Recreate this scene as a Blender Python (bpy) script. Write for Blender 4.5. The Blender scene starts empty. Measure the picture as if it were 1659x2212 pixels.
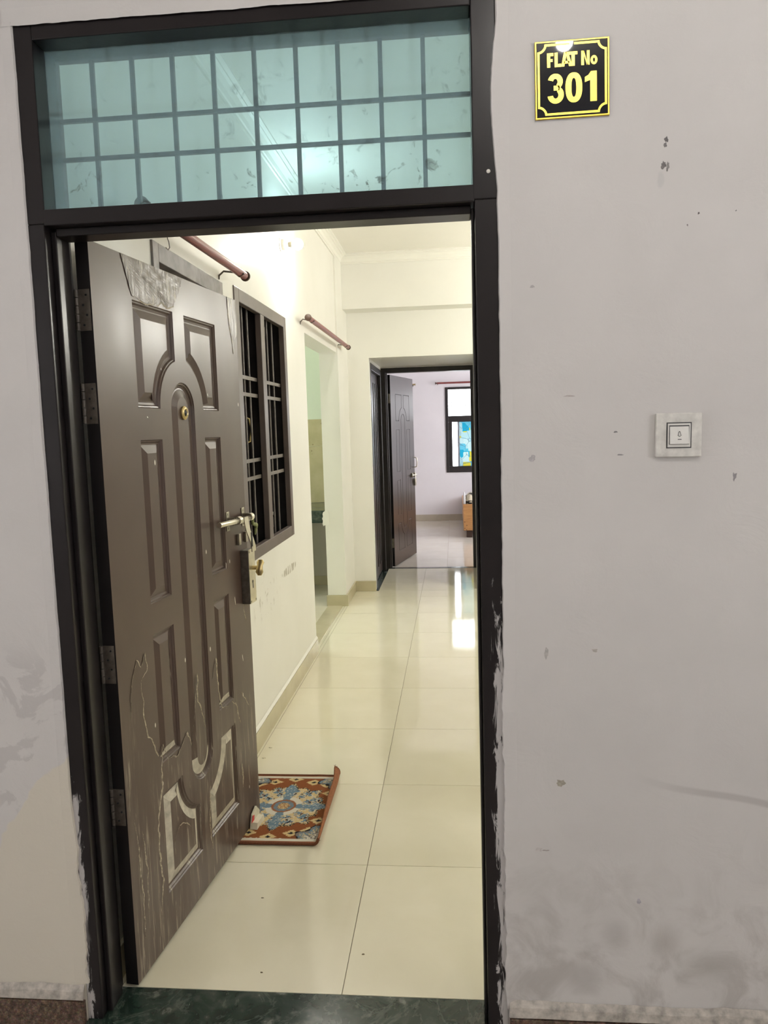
import bpy, bmesh, math, random
from mathutils import Matrix, Vector, noise as mnoise

random.seed(7)
scene = bpy.context.scene
C = scene.collection

# ------------------------------------------------------------------ camera, world, exposure
cam = bpy.data.cameras.new('camera')
cam.sensor_fit = 'VERTICAL'
cam.sensor_height = 36.0
cam.lens = 1671.65 / 2212 * 36.0
cam.clip_start = 0.02
cam_o = bpy.data.objects.new('camera', cam)
C.objects.link(cam_o)
rgt = Vector((0.99549213, 0.08998928, -0.02995579))
dwn = Vector((-0.01999932, -0.10957119, -0.99377773))
fwd = Vector((-0.09271163, 0.98989701, -0.10727753))
cm = Matrix.Identity(4)
for i in range(3):
    cm[i][0] = rgt[i]; cm[i][1] = -dwn[i]; cm[i][2] = -fwd[i]
cm[0][3], cm[1][3], cm[2][3] = 0.32514, -1.75, 1.47827
cam_o.matrix_world = cm
scene.camera = cam_o

world = bpy.data.worlds.new('world')
scene.world = world
world.use_nodes = True
bg = world.node_tree.nodes['Background']
bg.inputs[0].default_value = (0.97, 0.97, 1.0, 1)
bg.inputs[1].default_value = 9.0

scene.view_settings.view_transform = 'Standard'
scene.view_settings.look = 'None'
scene.view_settings.gamma = 1.0
scene.view_settings.use_curve_mapping = False
scene.view_settings.exposure = 0.0
scene.cycles.adaptive_threshold = 0.04
scene.cycles.use_light_tree = False
scene.cycles.max_bounces = 8
scene.cycles.diffuse_bounces = 5
scene.cycles.glossy_bounces = 3
scene.cycles.caustics_reflective = False
scene.cycles.caustics_refractive = False
scene.cycles.sample_clamp_indirect = 10.0

BULB_HALL = 480.0        # radiance of the visible hall bulb
ASSUMED_BULB_HALL = 2250.0      # assumed second hall bulb, out of view on the wall facing the window
ADDED_TUBE_HALL = 66.0          # tube light added out of view on the same wall
ASSUMED_BULB_CORRIDOR = 800.0    # assumed landing bulb behind the camera


# ------------------------------------------------------------------ helpers
class NT:
    """small helper around a material node tree"""
    def __init__(self, name):
        self.m = bpy.data.materials.new(name)
        self.m.use_nodes = True
        self.t = self.m.node_tree
        self.b = self.t.nodes['Principled BSDF']
        self.out = self.t.nodes['Material Output']
        self._c = None

    def n(self, typ, **kw):
        nd = self.t.nodes.new(typ)
        for k, v in kw.items():
            setattr(nd, k, v)
        return nd

    def put(self, sock, v):
        if hasattr(v, 'is_output'):
            self.t.links.new(v, sock)
        elif isinstance(v, (tuple, list)) and sock.type == 'RGBA' and len(v) == 3:
            sock.default_value = (*v, 1)
        else:
            sock.default_value = v

    def co(self):
        if self._c is None:
            self._c = self.n('ShaderNodeTexCoord').outputs['Object']
        return self._c

    def xyz(self):
        s = self.n('ShaderNodeSeparateXYZ')
        self.put(s.inputs[0], self.co())
        return s.outputs[0], s.outputs[1], s.outputs[2]

    def scaled(self, sc):
        mp = self.n('ShaderNodeMapping')
        self.put(mp.inputs['Vector'], self.co())
        mp.inputs['Scale'].default_value = sc
        return mp.outputs[0]

    def noise(self, scale, detail=4, rough=0.55, vec=None, dist=0.0):
        nd = self.n('ShaderNodeTexNoise')
        self.put(nd.inputs['Vector'], vec if vec is not None else self.co())
        nd.inputs['Scale'].default_value = scale
        nd.inputs['Detail'].default_value = detail
        nd.inputs['Roughness'].default_value = rough
        nd.inputs['Distortion'].default_value = dist
        return nd.outputs[0]

    def math(self, op, a, b=0.0, c=None, clamp=False):
        nd = self.n('ShaderNodeMath', operation=op, use_clamp=clamp)
        self.put(nd.inputs[0], a)
        self.put(nd.inputs[1], b)
        if c is not None:
            self.put(nd.inputs[2], c)
        return nd.outputs[0]

    def step(self, v, lo, hi, a=0.0, b=1.0):
        nd = self.n('ShaderNodeMapRange', interpolation_type='SMOOTHSTEP')
        self.put(nd.inputs[0], v)
        nd.inputs[1].default_value = lo
        nd.inputs[2].default_value = hi
        nd.inputs[3].default_value = a
        nd.inputs[4].default_value = b
        return nd.outputs[0]

    def mix(self, f, a, b, mode='MIX'):
        nd = self.n('ShaderNodeMix', data_type='RGBA', blend_type=mode)
        self.put(nd.inputs[0], f)
        self.put(nd.inputs[6], a)
        self.put(nd.inputs[7], b)
        return nd.outputs[2]

    def ramp(self, f, stops, interp='LINEAR'):
        nd = self.n('ShaderNodeValToRGB')
        nd.color_ramp.interpolation = interp
        el = nd.color_ramp.elements
        while len(el) < len(stops):
            el.new(0.5)
        for e, (p, c) in zip(el, stops):
            e.position = p
            e.color = (*c, 1)
        self.put(nd.inputs[0], f)
        return nd.outputs[0]

    def bump(self, h, strength=0.3, dist=0.005):
        nd = self.n('ShaderNodeBump')
        nd.inputs['Strength'].default_value = strength
        nd.inputs['Distance'].default_value = dist
        self.put(nd.inputs['Height'], h)
        self.put(self.b.inputs['Normal'], nd.outputs[0])

    def blob(self, a, b, ca, cb, ra, rb, nz, soft=0.5, wob=0.7):
        da = self.math('DIVIDE', self.math('SUBTRACT', a, ca), ra)
        db = self.math('DIVIDE', self.math('SUBTRACT', b, cb), rb)
        d = self.math('SQRT', self.math('ADD', self.math('MULTIPLY', da, da), self.math('MULTIPLY', db, db)))
        d = self.math('ADD', d, self.math('MULTIPLY', self.math('SUBTRACT', nz, 0.5), 2 * wob))
        return self.step(d, 1.0 - soft, 1.0, 1.0, 0.0)

    def set(self, color=None, rough=0.5, metal=0.0, spec=0.5, coat=0.0, emit=None, estr=0.0):
        if color is not None:
            self.put(self.b.inputs['Base Color'], color)
        self.put(self.b.inputs['Roughness'], rough)
        self.b.inputs['Metallic'].default_value = metal
        self.b.inputs['Specular IOR Level'].default_value = spec
        self.b.inputs['Coat Weight'].default_value = coat
        self.b.inputs['Coat Roughness'].default_value = 0.08
        if emit:
            self.b.inputs['Emission Color'].default_value = (*emit, 1)
            self.b.inputs['Emission Strength'].default_value = estr
        return self.m


def plain(name, color, rough=0.5, metal=0.0, spec=0.5, var=0.12, scale=18, coat=0.0):
    t = NT(name)
    nz = t.noise(scale, 4)
    lo = tuple(c * (1 - var) for c in color)
    hi = tuple(min(1, c * (1 + var)) for c in color)
    return t.set(t.ramp(nz, [(0.3, lo), (0.7, hi)]), rough, metal, spec, coat)


# ------------------------------------------------------------------ mesh helpers
class MB:
    """collects shapes for ONE mesh object"""
    def __init__(self):
        self.v = []; self.f = []; self.mi = []

    def add(self, vs, fs, mi=0):
        o = len(self.v)
        self.v += [tuple(p) for p in vs]
        self.f += [tuple(i + o for i in f) for f in fs]
        self.mi += [mi] * len(fs)
        return self

    def box(self, x0, x1, y0, y1, z0, z1, mi=0):
        vs = [(x, y, z) for x in (x0, x1) for y in (y0, y1) for z in (z0, z1)]
        return self.add(vs, [(0, 1, 3, 2), (4, 6, 7, 5), (0, 4, 5, 1), (2, 3, 7, 6), (0, 2, 6, 4), (1, 5, 7, 3)], mi)

    def bbox(self, x0, x1, y0, y1, z0, z1, b=0.003, mi=0):
        """box with chamfered edges"""
        bm = bmesh.new()
        bmesh.ops.create_cube(bm, size=1)
        for v in bm.verts:
            v.co = Vector(((x0 + x1) / 2 + v.co.x * (x1 - x0), (y0 + y1) / 2 + v.co.y * (y1 - y0), (z0 + z1) / 2 + v.co.z * (z1 - z0)))
        bmesh.ops.bevel(bm, geom=bm.edges[:], offset=b, segments=2, affect='EDGES', profile=0.5)
        bm.verts.ensure_lookup_table()
        self.add([v.co[:] for v in bm.verts], [tuple(v.index for v in f.verts) for f in bm.faces], mi)
        bm.free()
        return self

    def tube(self, pts, r, n=12, mi=0, cap=True, flat=1.0):
        pts = [Vector(p) for p in pts]
        rs = r if isinstance(r, (list, tuple)) else [r] * len(pts)
        vs, fs = [], []
        up = Vector((0, 0, 1))
        prev = None
        for i, p in enumerate(pts):
            d = (pts[min(i + 1, len(pts) - 1)] - pts[max(i - 1, 0)]).normalized()
            a = d.cross(up)
            if a.length < 1e-3:
                a = d.cross(Vector((1, 0, 0)))
            a.normalize()
            if prev is not None:
                a2 = prev - d * prev.dot(d)
                if a2.length > 1e-4:
                    a = a2.normalized()
            prev = a
            b = d.cross(a).normalized()
            for k in range(n):
                t = 2 * math.pi * k / n
                vs.append(p + a * (math.cos(t) * rs[i]) + b * (math.sin(t) * rs[i] * flat))
        for i in range(len(pts) - 1):
            for k in range(n):
                fs.append((i * n + k, i * n + (k + 1) % n, (i + 1) * n + (k + 1) % n, (i + 1) * n + k))
        if cap:
            fs.append(tuple(range(n - 1, -1, -1)))
            fs.append(tuple((len(pts) - 1) * n + k for k in range(n)))
        return self.add(vs, fs, mi)

    def lathe(self, prof, origin, axis, n=20, mi=0):
        """prof: list of (radius, height along axis)"""
        ax = Vector(axis).normalized()
        a = ax.cross(Vector((0, 0, 1)))
        if a.length < 1e-3:
            a = Vector((1, 0, 0))
        a.normalize()
        b = ax.cross(a)
        o = Vector(origin)
        vs, fs = [], []
        for r, h in prof:
            for k in range(n):
                t = 2 * math.pi * k / n
                vs.append(o + ax * h + a * (r * math.cos(t)) + b * (r * math.sin(t)))
        for i in range(len(prof) - 1):
            for k in range(n):
                fs.append((i * n + k, i * n + (k + 1) % n, (i + 1) * n + (k + 1) % n, (i + 1) * n + k))
        fs.append(tuple(range(n - 1, -1, -1)))
        fs.append(tuple((len(prof) - 1) * n + k for k in range(n)))
        return self.add(vs, fs, mi)

    def prism(self, poly, axis, a, b, mi=0):
        """poly 2D; axis 'x': poly=(y,z); 'y': poly=(x,z); 'z': poly=(x,y)"""
        def P(p, t):
            return {'x': (t, p[0], p[1]), 'y': (p[0], t, p[1]), 'z': (p[0], p[1], t)}[axis]
        n = len(poly)
        vs = [P(p, a) for p in poly] + [P(p, b) for p in poly]
        fs = [tuple(range(n)), tuple(range(2 * n - 1, n - 1, -1))]
        fs += [(i, i + n, (i + 1) % n + n, (i + 1) % n) for i in range(n)]
        return self.add(vs, fs, mi)

    def strip(self, L, Rr, mi=0):
        """two matching lists of 3D points"""
        n = len(L)
        return self.add(list(L) + list(Rr), [(i, i + 1, n + i + 1, n + i) for i in range(n - 1)], mi)

    def mesh(self, name, mats, smooth=None):
        me = bpy.data.meshes.new(name)
        me.from_pydata(self.v, [], self.f)
        mats = mats if isinstance(mats, (list, tuple)) else [mats]
        for m in mats:
            me.materials.append(m)
        for p, i in zip(me.polygons, self.mi):
            p.material_index = i
        bm = bmesh.new()
        bm.from_mesh(me)
        bmesh.ops.recalc_face_normals(bm, faces=bm.faces[:])
        bm.to_mesh(me)
        bm.free()
        if smooth is not None:
            me.polygons.foreach_set('use_smooth', [True] * len(me.polygons))
            try:
                me.set_sharp_from_angle(angle=math.radians(smooth))
            except Exception:
                pass
        me.update()
        return me

    def build(self, name, mats, parent=None, smooth=None):
        return link(name, self.mesh(name, mats, smooth), parent)


def link(name, me, parent=None):
    o = bpy.data.objects.new(name, me)
    C.objects.link(o)
    if parent is not None:
        o.parent = parent
    return o


def empty(name, loc=(0, 0, 0), rz=0.0):
    o = bpy.data.objects.new(name, None)
    o.empty_display_size = 0.05
    C.objects.link(o)
    o.location = loc
    o.rotation_euler = (0, 0, rz)
    return o


def tag(o, label=None, cat=None, group=None, kind=None):
    if label: o['label'] = label
    if cat: o['category'] = cat
    if group: o['group'] = group
    if kind: o['kind'] = kind
    return o


def struct(o, label=None):
    return tag(o, label=label, kind='structure')


def boxes(name, lst, m, parent=None):
    b = MB()
    for a in lst:
        b.box(*a)
    return b.build(name, m, parent)


# ------------------------------------------------------------------ materials
def corridor_wall_mat():
    t = NT('corridor_plaster')
    x, y, z = t.xyz()
    n1 = t.noise(2.2, 6, 0.6)
    n2 = t.noise(9, 6, 0.6, dist=0.6)
    n3 = t.noise(38, 5, 0.6)
    col = t.ramp(n1, [(0.3, (0.60, 0.580, 0.560)), (0.7, (0.66, 0.638, 0.615))])
    # grime low down in blotches, left out leftward to paint in brighter light
    low = t.step(z, 0.05, 0.62, 1.0, 0.0)
    g = t.math('MULTIPLY', t.math('MULTIPLY', low, t.step(n2, 0.42, 0.68)), t.step(x, -0.2, 0.2))
    col = t.mix(t.math('MULTIPLY', g, 0.55), col, (0.34, 0.315, 0.29))
    # damp, yellowed patch with a wandering edge at left, lightened to paint extra light
    pz = t.math('ADD', t.math('SUBTRACT', 0.63, z), t.math('MULTIPLY', t.math('ADD', x, 0.70), 1.15))
    pz = t.math('ADD', pz, t.math('MULTIPLY', t.math('SUBTRACT', t.noise(5, 3), 0.5), 0.22))
    leftm = t.step(x, -0.55, -0.58)
    patch = t.math('MULTIPLY', t.step(pz, 0.0, 0.012), leftm)
    col = t.mix(t.math('MULTIPLY', patch, 0.8), col, (0.68, 0.63, 0.52))
    # peeled grey scabs above the patch
    scab = t.math('MULTIPLY', t.math('MULTIPLY', t.step(n2, 0.52, 0.56), t.step(z, 1.0, 0.9)), t.math('SUBTRACT', leftm, patch, clamp=True))
    scab = t.math('MULTIPLY', scab, t.step(z, 0.5, 0.6))
    col = t.mix(t.math('MULTIPLY', scab, 0.35), col, (0.40, 0.38, 0.375))
    # separate marks: (x, z, rx, rz, strength, colour)
    for cx, cz, rx, rz, s, c in [
        (0.770, 1.984, 0.010, 0.02, 0.25, (0.40, 0.42, 0.42)),
        (0.795, 0.255, 0.045, 0.06, 0.35, (0.33, 0.30, 0.27)),
        (0.681, 0.272, 0.04, 0.05, 0.3, (0.33, 0.31, 0.30)),
        (0.605, 0.163, 0.06, 0.05, 0.35, (0.30, 0.28, 0.265)),
        (0.90, 0.20, 0.10, 0.05, 0.3, (0.36, 0.35, 0.31))]:
        col = t.mix(t.math('MULTIPLY', t.blob(x, z, cx, cz, rx, rz, n2 if rx > 0.03 else n3, 0.9 if rx > 0.03 else 0.5, 1.1 if rx > 0.03 else 0.7), s), col, c)
    # the wandering stain line to the lower right
    zz = t.math('ADD', t.math('MULTIPLY', t.math('SINE', t.math('MULTIPLY', x, 14.0)), 0.010), t.math('MULTIPLY', x, -0.27))
    zz = t.math('ADD', zz, 0.866)
    dl = t.math('ABSOLUTE', t.math('SUBTRACT', z, zz))
    line = t.math('MULTIPLY', t.step(dl, 0.004, 0.012, 1.0, 0.0), t.step(x, 0.70, 0.92))
    col = t.mix(t.math('MULTIPLY', line, 0.4), col, (0.33, 0.305, 0.295))
    t.bump(t.math('ADD', t.math('MULTIPLY', n2, 0.6), t.math('ADD', t.math('MULTIPLY', n3, 0.12), t.math('MULTIPLY', patch, -0.06))), 0.35, 0.010)
    return t.set(col, 0.6, spec=0.25)


def hall_wall_mat():
    t = NT('hall_distemper')
    x, y, z = t.xyz()
    n1 = t.noise(1.6, 4)
    n2 = t.noise(16, 6, 0.65, dist=0.5)
    n3 = t.noise(1.0, 5, 0.6, vec=t.scaled((40, 40, 9)))
    col = t.ramp(n1, [(0.3, (0.80, 0.79, 0.735)), (0.7, (0.85, 0.84, 0.79))])
    # scuffs by the window sill on the left wall
    scf = t.math('MULTIPLY', t.blob(y, z, 1.95, 0.66, 0.40, 0.17, n2, 0.7, 0.3), t.step(n2, 0.56, 0.68))
    sc2 = t.math('MULTIPLY', t.blob(y, z, 2.52, 0.70, 0.22, 0.028, n2, 0.3, 0.3), t.step(n3, 0.46, 0.52))
    on_left = t.step(x, -0.55, -0.60)
    f = t.math('MULTIPLY', t.math('MAXIMUM', t.math('MULTIPLY', scf, 0.6), t.math('MULTIPLY', sc2, 0.75)), on_left)
    col = t.mix(f, col, (0.36, 0.32, 0.24))
    t.bump(t.math('ADD', n2, t.math('MULTIPLY', n3, 0.2)), 0.12, 0.006)
    return t.set(col, 0.5, spec=0.3)


def leaf_mat():
    t = NT('leaf_laminate')
    x, y, z = t.xyz()
    n1 = t.noise(3, 4)
    col = t.ramp(n1, [(0.3, (0.066, 0.042, 0.033)), (0.7, (0.086, 0.056, 0.044))])
    # vertical scratches where the foil was rubbed off low on the leaf
    sc = t.noise(1.0, 5, 0.6, vec=t.scaled((85, 10, 5)), dist=0.9)
    sc2 = t.noise(1.0, 4, 0.6, vec=t.scaled((24, 10, 3)))
    rim = t.step(x, 0.02, 0.16, 1.0, 0.0)
    low = t.math('MAXIMUM', t.step(z, 0.36, 0.62, 1.0, 0.0), t.math('MULTIPLY', rim, t.step(z, 0.55, 0.8, 1.0, 0.0)))
    m = t.math('MULTIPLY', t.math('MULTIPLY', t.step(sc, 0.555, 0.63), t.step(sc2, 0.38, 0.52)), low)
    col = t.mix(t.math('MULTIPLY', m, 0.75), col, (0.36, 0.32, 0.25))
    dull = t.math('MULTIPLY', t.step(sc2, 0.35, 0.7), low)
    col = t.mix(t.math('MULTIPLY', dull, 0.30), col, (0.20, 0.165, 0.13))
    # paint specks
    vo = t.n('ShaderNodeTexVoronoi')
    t.put(vo.inputs['Vector'], t.scaled((12, 12, 6)))
    vo.inputs['Scale'].default_value = 1.0
    sp = t.step(vo.outputs['Distance'], 0.035, 0.055, 1.0, 0.0)
    col = t.mix(t.math('MULTIPLY', sp, 0.8), col, (0.7, 0.67, 0.6))
    ro = t.step(t.noise(2, 1, vec=t.scaled((3, 3, 1))), 0.3, 0.7, 0.29, 0.36)
    ro = t.math('ADD', ro, t.math('MULTIPLY', m, 0.2))
    return t.set(col, ro, spec=0.36)


def frame_mat():
    """dark gloss paint, worn, with lime-wash smeared on from the wall"""
    t = NT('frame_gloss_paint')
    x, y, z = t.xyz()
    n1 = t.noise(6, 4)
    col = t.ramp(n1, [(0.3, (0.009, 0.007, 0.0075)), (0.7, (0.015, 0.012, 0.0125))])
    st = t.noise(1.0, 6, 0.65, vec=t.scaled((60, 20, 9)), dist=1.0)
    st2 = t.noise(1.0, 3, 0.5, vec=t.scaled((8, 8, 3.0)))
    # closeness to the outer edges of the jambs
    eL = t.step(x, -0.630, -0.602, 1.0, 0.0)
    eR = t.step(x, 0.384, 0.418)
    zl = t.step(z, 0.55, 0.70, 1.0, 0.0)
    zr = t.step(z, 0.85, 1.25, 1.0, 0.0)
    mask = t.math('MAXIMUM', t.math('MULTIPLY', eL, zl), t.math('MULTIPLY', eR, zr))
    mask = t.math('MULTIPLY', mask, t.step(y, 0.02, 0.012))
    thr = t.math('ADD', t.math('MULTIPLY', mask, 0.30), t.math('MULTIPLY', st, 0.95))
    f = t.math('MULTIPLY', t.step(thr, 0.66, 0.74), t.step(st2, 0.36, 0.46))
    f = t.math('MULTIPLY', f, t.step(mask, 0.02, 0.2))
    col = t.mix(t.math('MULTIPLY', f, 0.9), col, (0.52, 0.50, 0.49))
    t.bump(t.noise(30, 4, vec=t.scaled((1, 1, 0.3))), 0.12, 0.003)
    return t.set(col, t.math('ADD', 0.30, t.math('MULTIPLY', f, 0.3)), spec=0.36)


def tile_mat(name, a, b, rough=0.055):
    t = NT(name)
    oi = t.n('ShaderNodeObjectInfo')
    n1 = t.noise(2.6, 6, 0.6, dist=0.4)
    n2 = t.noise(45, 4)
    col = t.ramp(n1, [(0.3, a), (0.7, b)])
    col = t.mix(t.math('MULTIPLY', oi.outputs['Random'], 0.10), col, (0.62, 0.57, 0.43))
    ro = t.step(n1, 0.3, 0.8, rough, rough * 1.9)
    ro = t.math('ADD', ro, t.step(n2, 0.62, 0.8, 0.0, 0.05))
    return t.set(col, ro, spec=0.55)


def marble_mat():
    t = NT('green_marble')
    n1 = t.noise(7, 7, 0.6, dist=1.6)
    n2 = t.noise(3.5, 6, 0.65, dist=2.2)
    vein = t.step(t.math('ABSOLUTE', t.math('SUBTRACT', n2, 0.5)), 0.0, 0.022, 1.0, 0.0)
    col = t.ramp(n1, [(0.30, (0.009, 0.016, 0.012)), (0.52, (0.018, 0.033, 0.025)), (0.75, (0.07, 0.085, 0.07))])
    col = t.mix(t.math('MULTIPLY', vein, 0.14), col, (0.30, 0.34, 0.29))
    dust = t.step(t.noise(14, 5), 0.55, 0.75)
    col = t.mix(t.math('MULTIPLY', dust, 0.22), col, (0.36, 0.35, 0.28))
    return t.set(col, t.math('ADD', 0.14, t.math('MULTIPLY', dust, 0.3)), spec=0.5)


def granite_mat():
    t = NT('brown_granite')
    vo = t.n('ShaderNodeTexVoronoi')
    t.put(vo.inputs['Vector'], t.co())
    vo.inputs['Scale'].default_value = 190
    col = t.ramp(t.noise(120, 6, 0.7), [(0.35, (0.035, 0.022, 0.017)), (0.5, (0.12, 0.075, 0.052)), (0.68, (0.30, 0.21, 0.15))])
    col = t.mix(0.3, col, vo.outputs['Color'], 'MULTIPLY')
    return t.set(col, 0.45)


def vent_glass_mat():
    t = NT('dusty_blue_glass')
    t.t.nodes.remove(t.b)
    n1 = t.noise(26, 6, 0.7, dist=1.2)
    n2 = t.noise(5, 4)
    x, y, z = t.xyz()
    low = t.step(z, 2.0, 2.14, 1.0, 0.25)
    dirt = t.math('MULTIPLY', t.step(n1, 0.58, 0.66), t.step(n2, 0.38, 0.56))
    dirt = t.math('MULTIPLY', dirt, low)
    tr = t.n('ShaderNodeBsdfTransparent')
    t.put(tr.inputs[0], t.mix(dirt, (0.745, 0.925, 1.0), (0.34, 0.42, 0.45)))
    tl = t.n('ShaderNodeBsdfTranslucent')
    t.put(tl.inputs[0], t.mix(dirt, (0.68, 0.88, 1.0), (0.2, 0.25, 0.27)))
    df = t.n('ShaderNodeBsdfDiffuse')
    t.put(df.inputs[0], (0.52, 0.60, 0.64, 1))
    gl = t.n('ShaderNodeBsdfGlossy')
    gl.inputs['Roughness'].default_value = 0.04
    m1 = t.n('ShaderNodeMixShader'); m1.inputs[0].default_value = 0.22
    t.put(m1.inputs[1], tr.outputs[0]); t.put(m1.inputs[2], tl.outputs[0])
    m2 = t.n('ShaderNodeMixShader'); m2.inputs[0].default_value = 0.06
    t.put(m2.inputs[1], m1.outputs[0]); t.put(m2.inputs[2], df.outputs[0])
    fr = t.n('ShaderNodeFresnel'); fr.inputs[0].default_value = 1.45
    m3 = t.n('ShaderNodeMixShader')
    t.put(m3.inputs[0], fr.outputs[0]); t.put(m3.inputs[1], m2.outputs[0]); t.put(m3.inputs[2], gl.outputs[0])
    t.put(t.out.inputs[0], m3.outputs[0])
    return t.m


def film_mat():
    """coloured stained-glass film, lit through by the sky"""
    t = NT('stained_glass_film')
    t.t.nodes.remove(t.b)
    mp = t.scaled((1, 1, 0.8))
    vo = t.n('ShaderNodeTexVoronoi', distance='CHEBYCHEV')
    t.put(vo.inputs['Vector'], mp); vo.inputs['Scale'].default_value = 11
    ed = t.n('ShaderNodeTexVoronoi', feature='DISTANCE_TO_EDGE')
    t.put(ed.inputs['Vector'], mp); ed.inputs['Scale'].default_value = 8
    sp = t.n('ShaderNodeSeparateColor')
    t.put(sp.inputs[0], vo.outputs['Color'])
    col = t.ramp(sp.outputs[0], [(0.0, (0.25, 0.315, 0.325)), (0.30, (0.28, 0.33, 0.33)), (0.48, (0.06, 0.235, 0.29)), (0.58, (0.32, 0.30, 0.10)),
                                 (0.68, (0.32, 0.23, 0.30)), (0.76, (0.27, 0.32, 0.325)), (0.88, (0.14, 0.275, 0.315))], 'CONSTANT')
    line = t.step(ed.outputs['Distance'], 0.008, 0.02, 1.0, 0.0)
    col = t.mix(t.math('MULTIPLY', line, 0.7), col, (0.12, 0.17, 0.20))
    tr = t.n('ShaderNodeBsdfTransparent'); t.put(tr.inputs[0], col)
    tl = t.n('ShaderNodeBsdfTranslucent'); t.put(tl.inputs[0], col)
    m = t.n('ShaderNodeMixShader'); m.inputs[0].default_value = 0.25
    t.put(m.inputs[1], tr.outputs[0]); t.put(m.inputs[2], tl.outputs[0])
    t.put(t.out.inputs[0], m.outputs[0])
    return t.m


def clear_glass_mat(name, tint):
    t = NT(name)
    t.t.nodes.remove(t.b)
    tr = t.n('ShaderNodeBsdfTransparent'); t.put(tr.inputs[0], (*tint, 1))
    gl = t.n('ShaderNodeBsdfGlossy'); gl.inputs['Roughness'].default_value = 0.02
    fr = t.n('ShaderNodeFresnel'); fr.inputs[0].default_value = 1.45
    m = t.n('ShaderNodeMixShader')
    t.put(m.inputs[0], fr.outputs[0]); t.put(m.inputs[1], tr.outputs[0]); t.put(m.inputs[2], gl.outputs[0])
    t.put(t.out.inputs[0], m.outputs[0])
    return t.m


def wood_mat():
    t = NT('orange_wood')
    n1 = t.noise(1.0, 5, 0.6, vec=t.scaled((5, 5, 45)), dist=0.8)
    col = t.ramp(n1, [(0.3, (0.42, 0.20, 0.065)), (0.7, (0.60, 0.32, 0.12))])
    return t.set(col, 0.42)


def dado_mat():
    t = NT('dado_tile')
    vo = t.n('ShaderNodeTexVoronoi')
    t.put(vo.inputs['Vector'], t.scaled((1, 0.01, 1)))
    vo.inputs['Scale'].default_value = 15
    n1 = t.noise(6, 4)
    col = t.ramp(n1, [(0.3, (0.46, 0.41, 0.22)), (0.7, (0.56, 0.50, 0.29))])
    dot = t.step(vo.outputs['Distance'], 0.07, 0.12, 1.0, 0.0)
    col = t.mix(t.math('MULTIPLY', dot, 0.6), col, (0.20, 0.13, 0.06))
    return t.set(col, 0.2)


def attr_mat(name, rough):
    t = NT(name)
    a = t.n('ShaderNodeAttribute', attribute_name='col')
    t.bump(t.noise(420, 3), 0.5, 0.003)
    return t.set(a.outputs['Color'], rough, spec=0.15)


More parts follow.
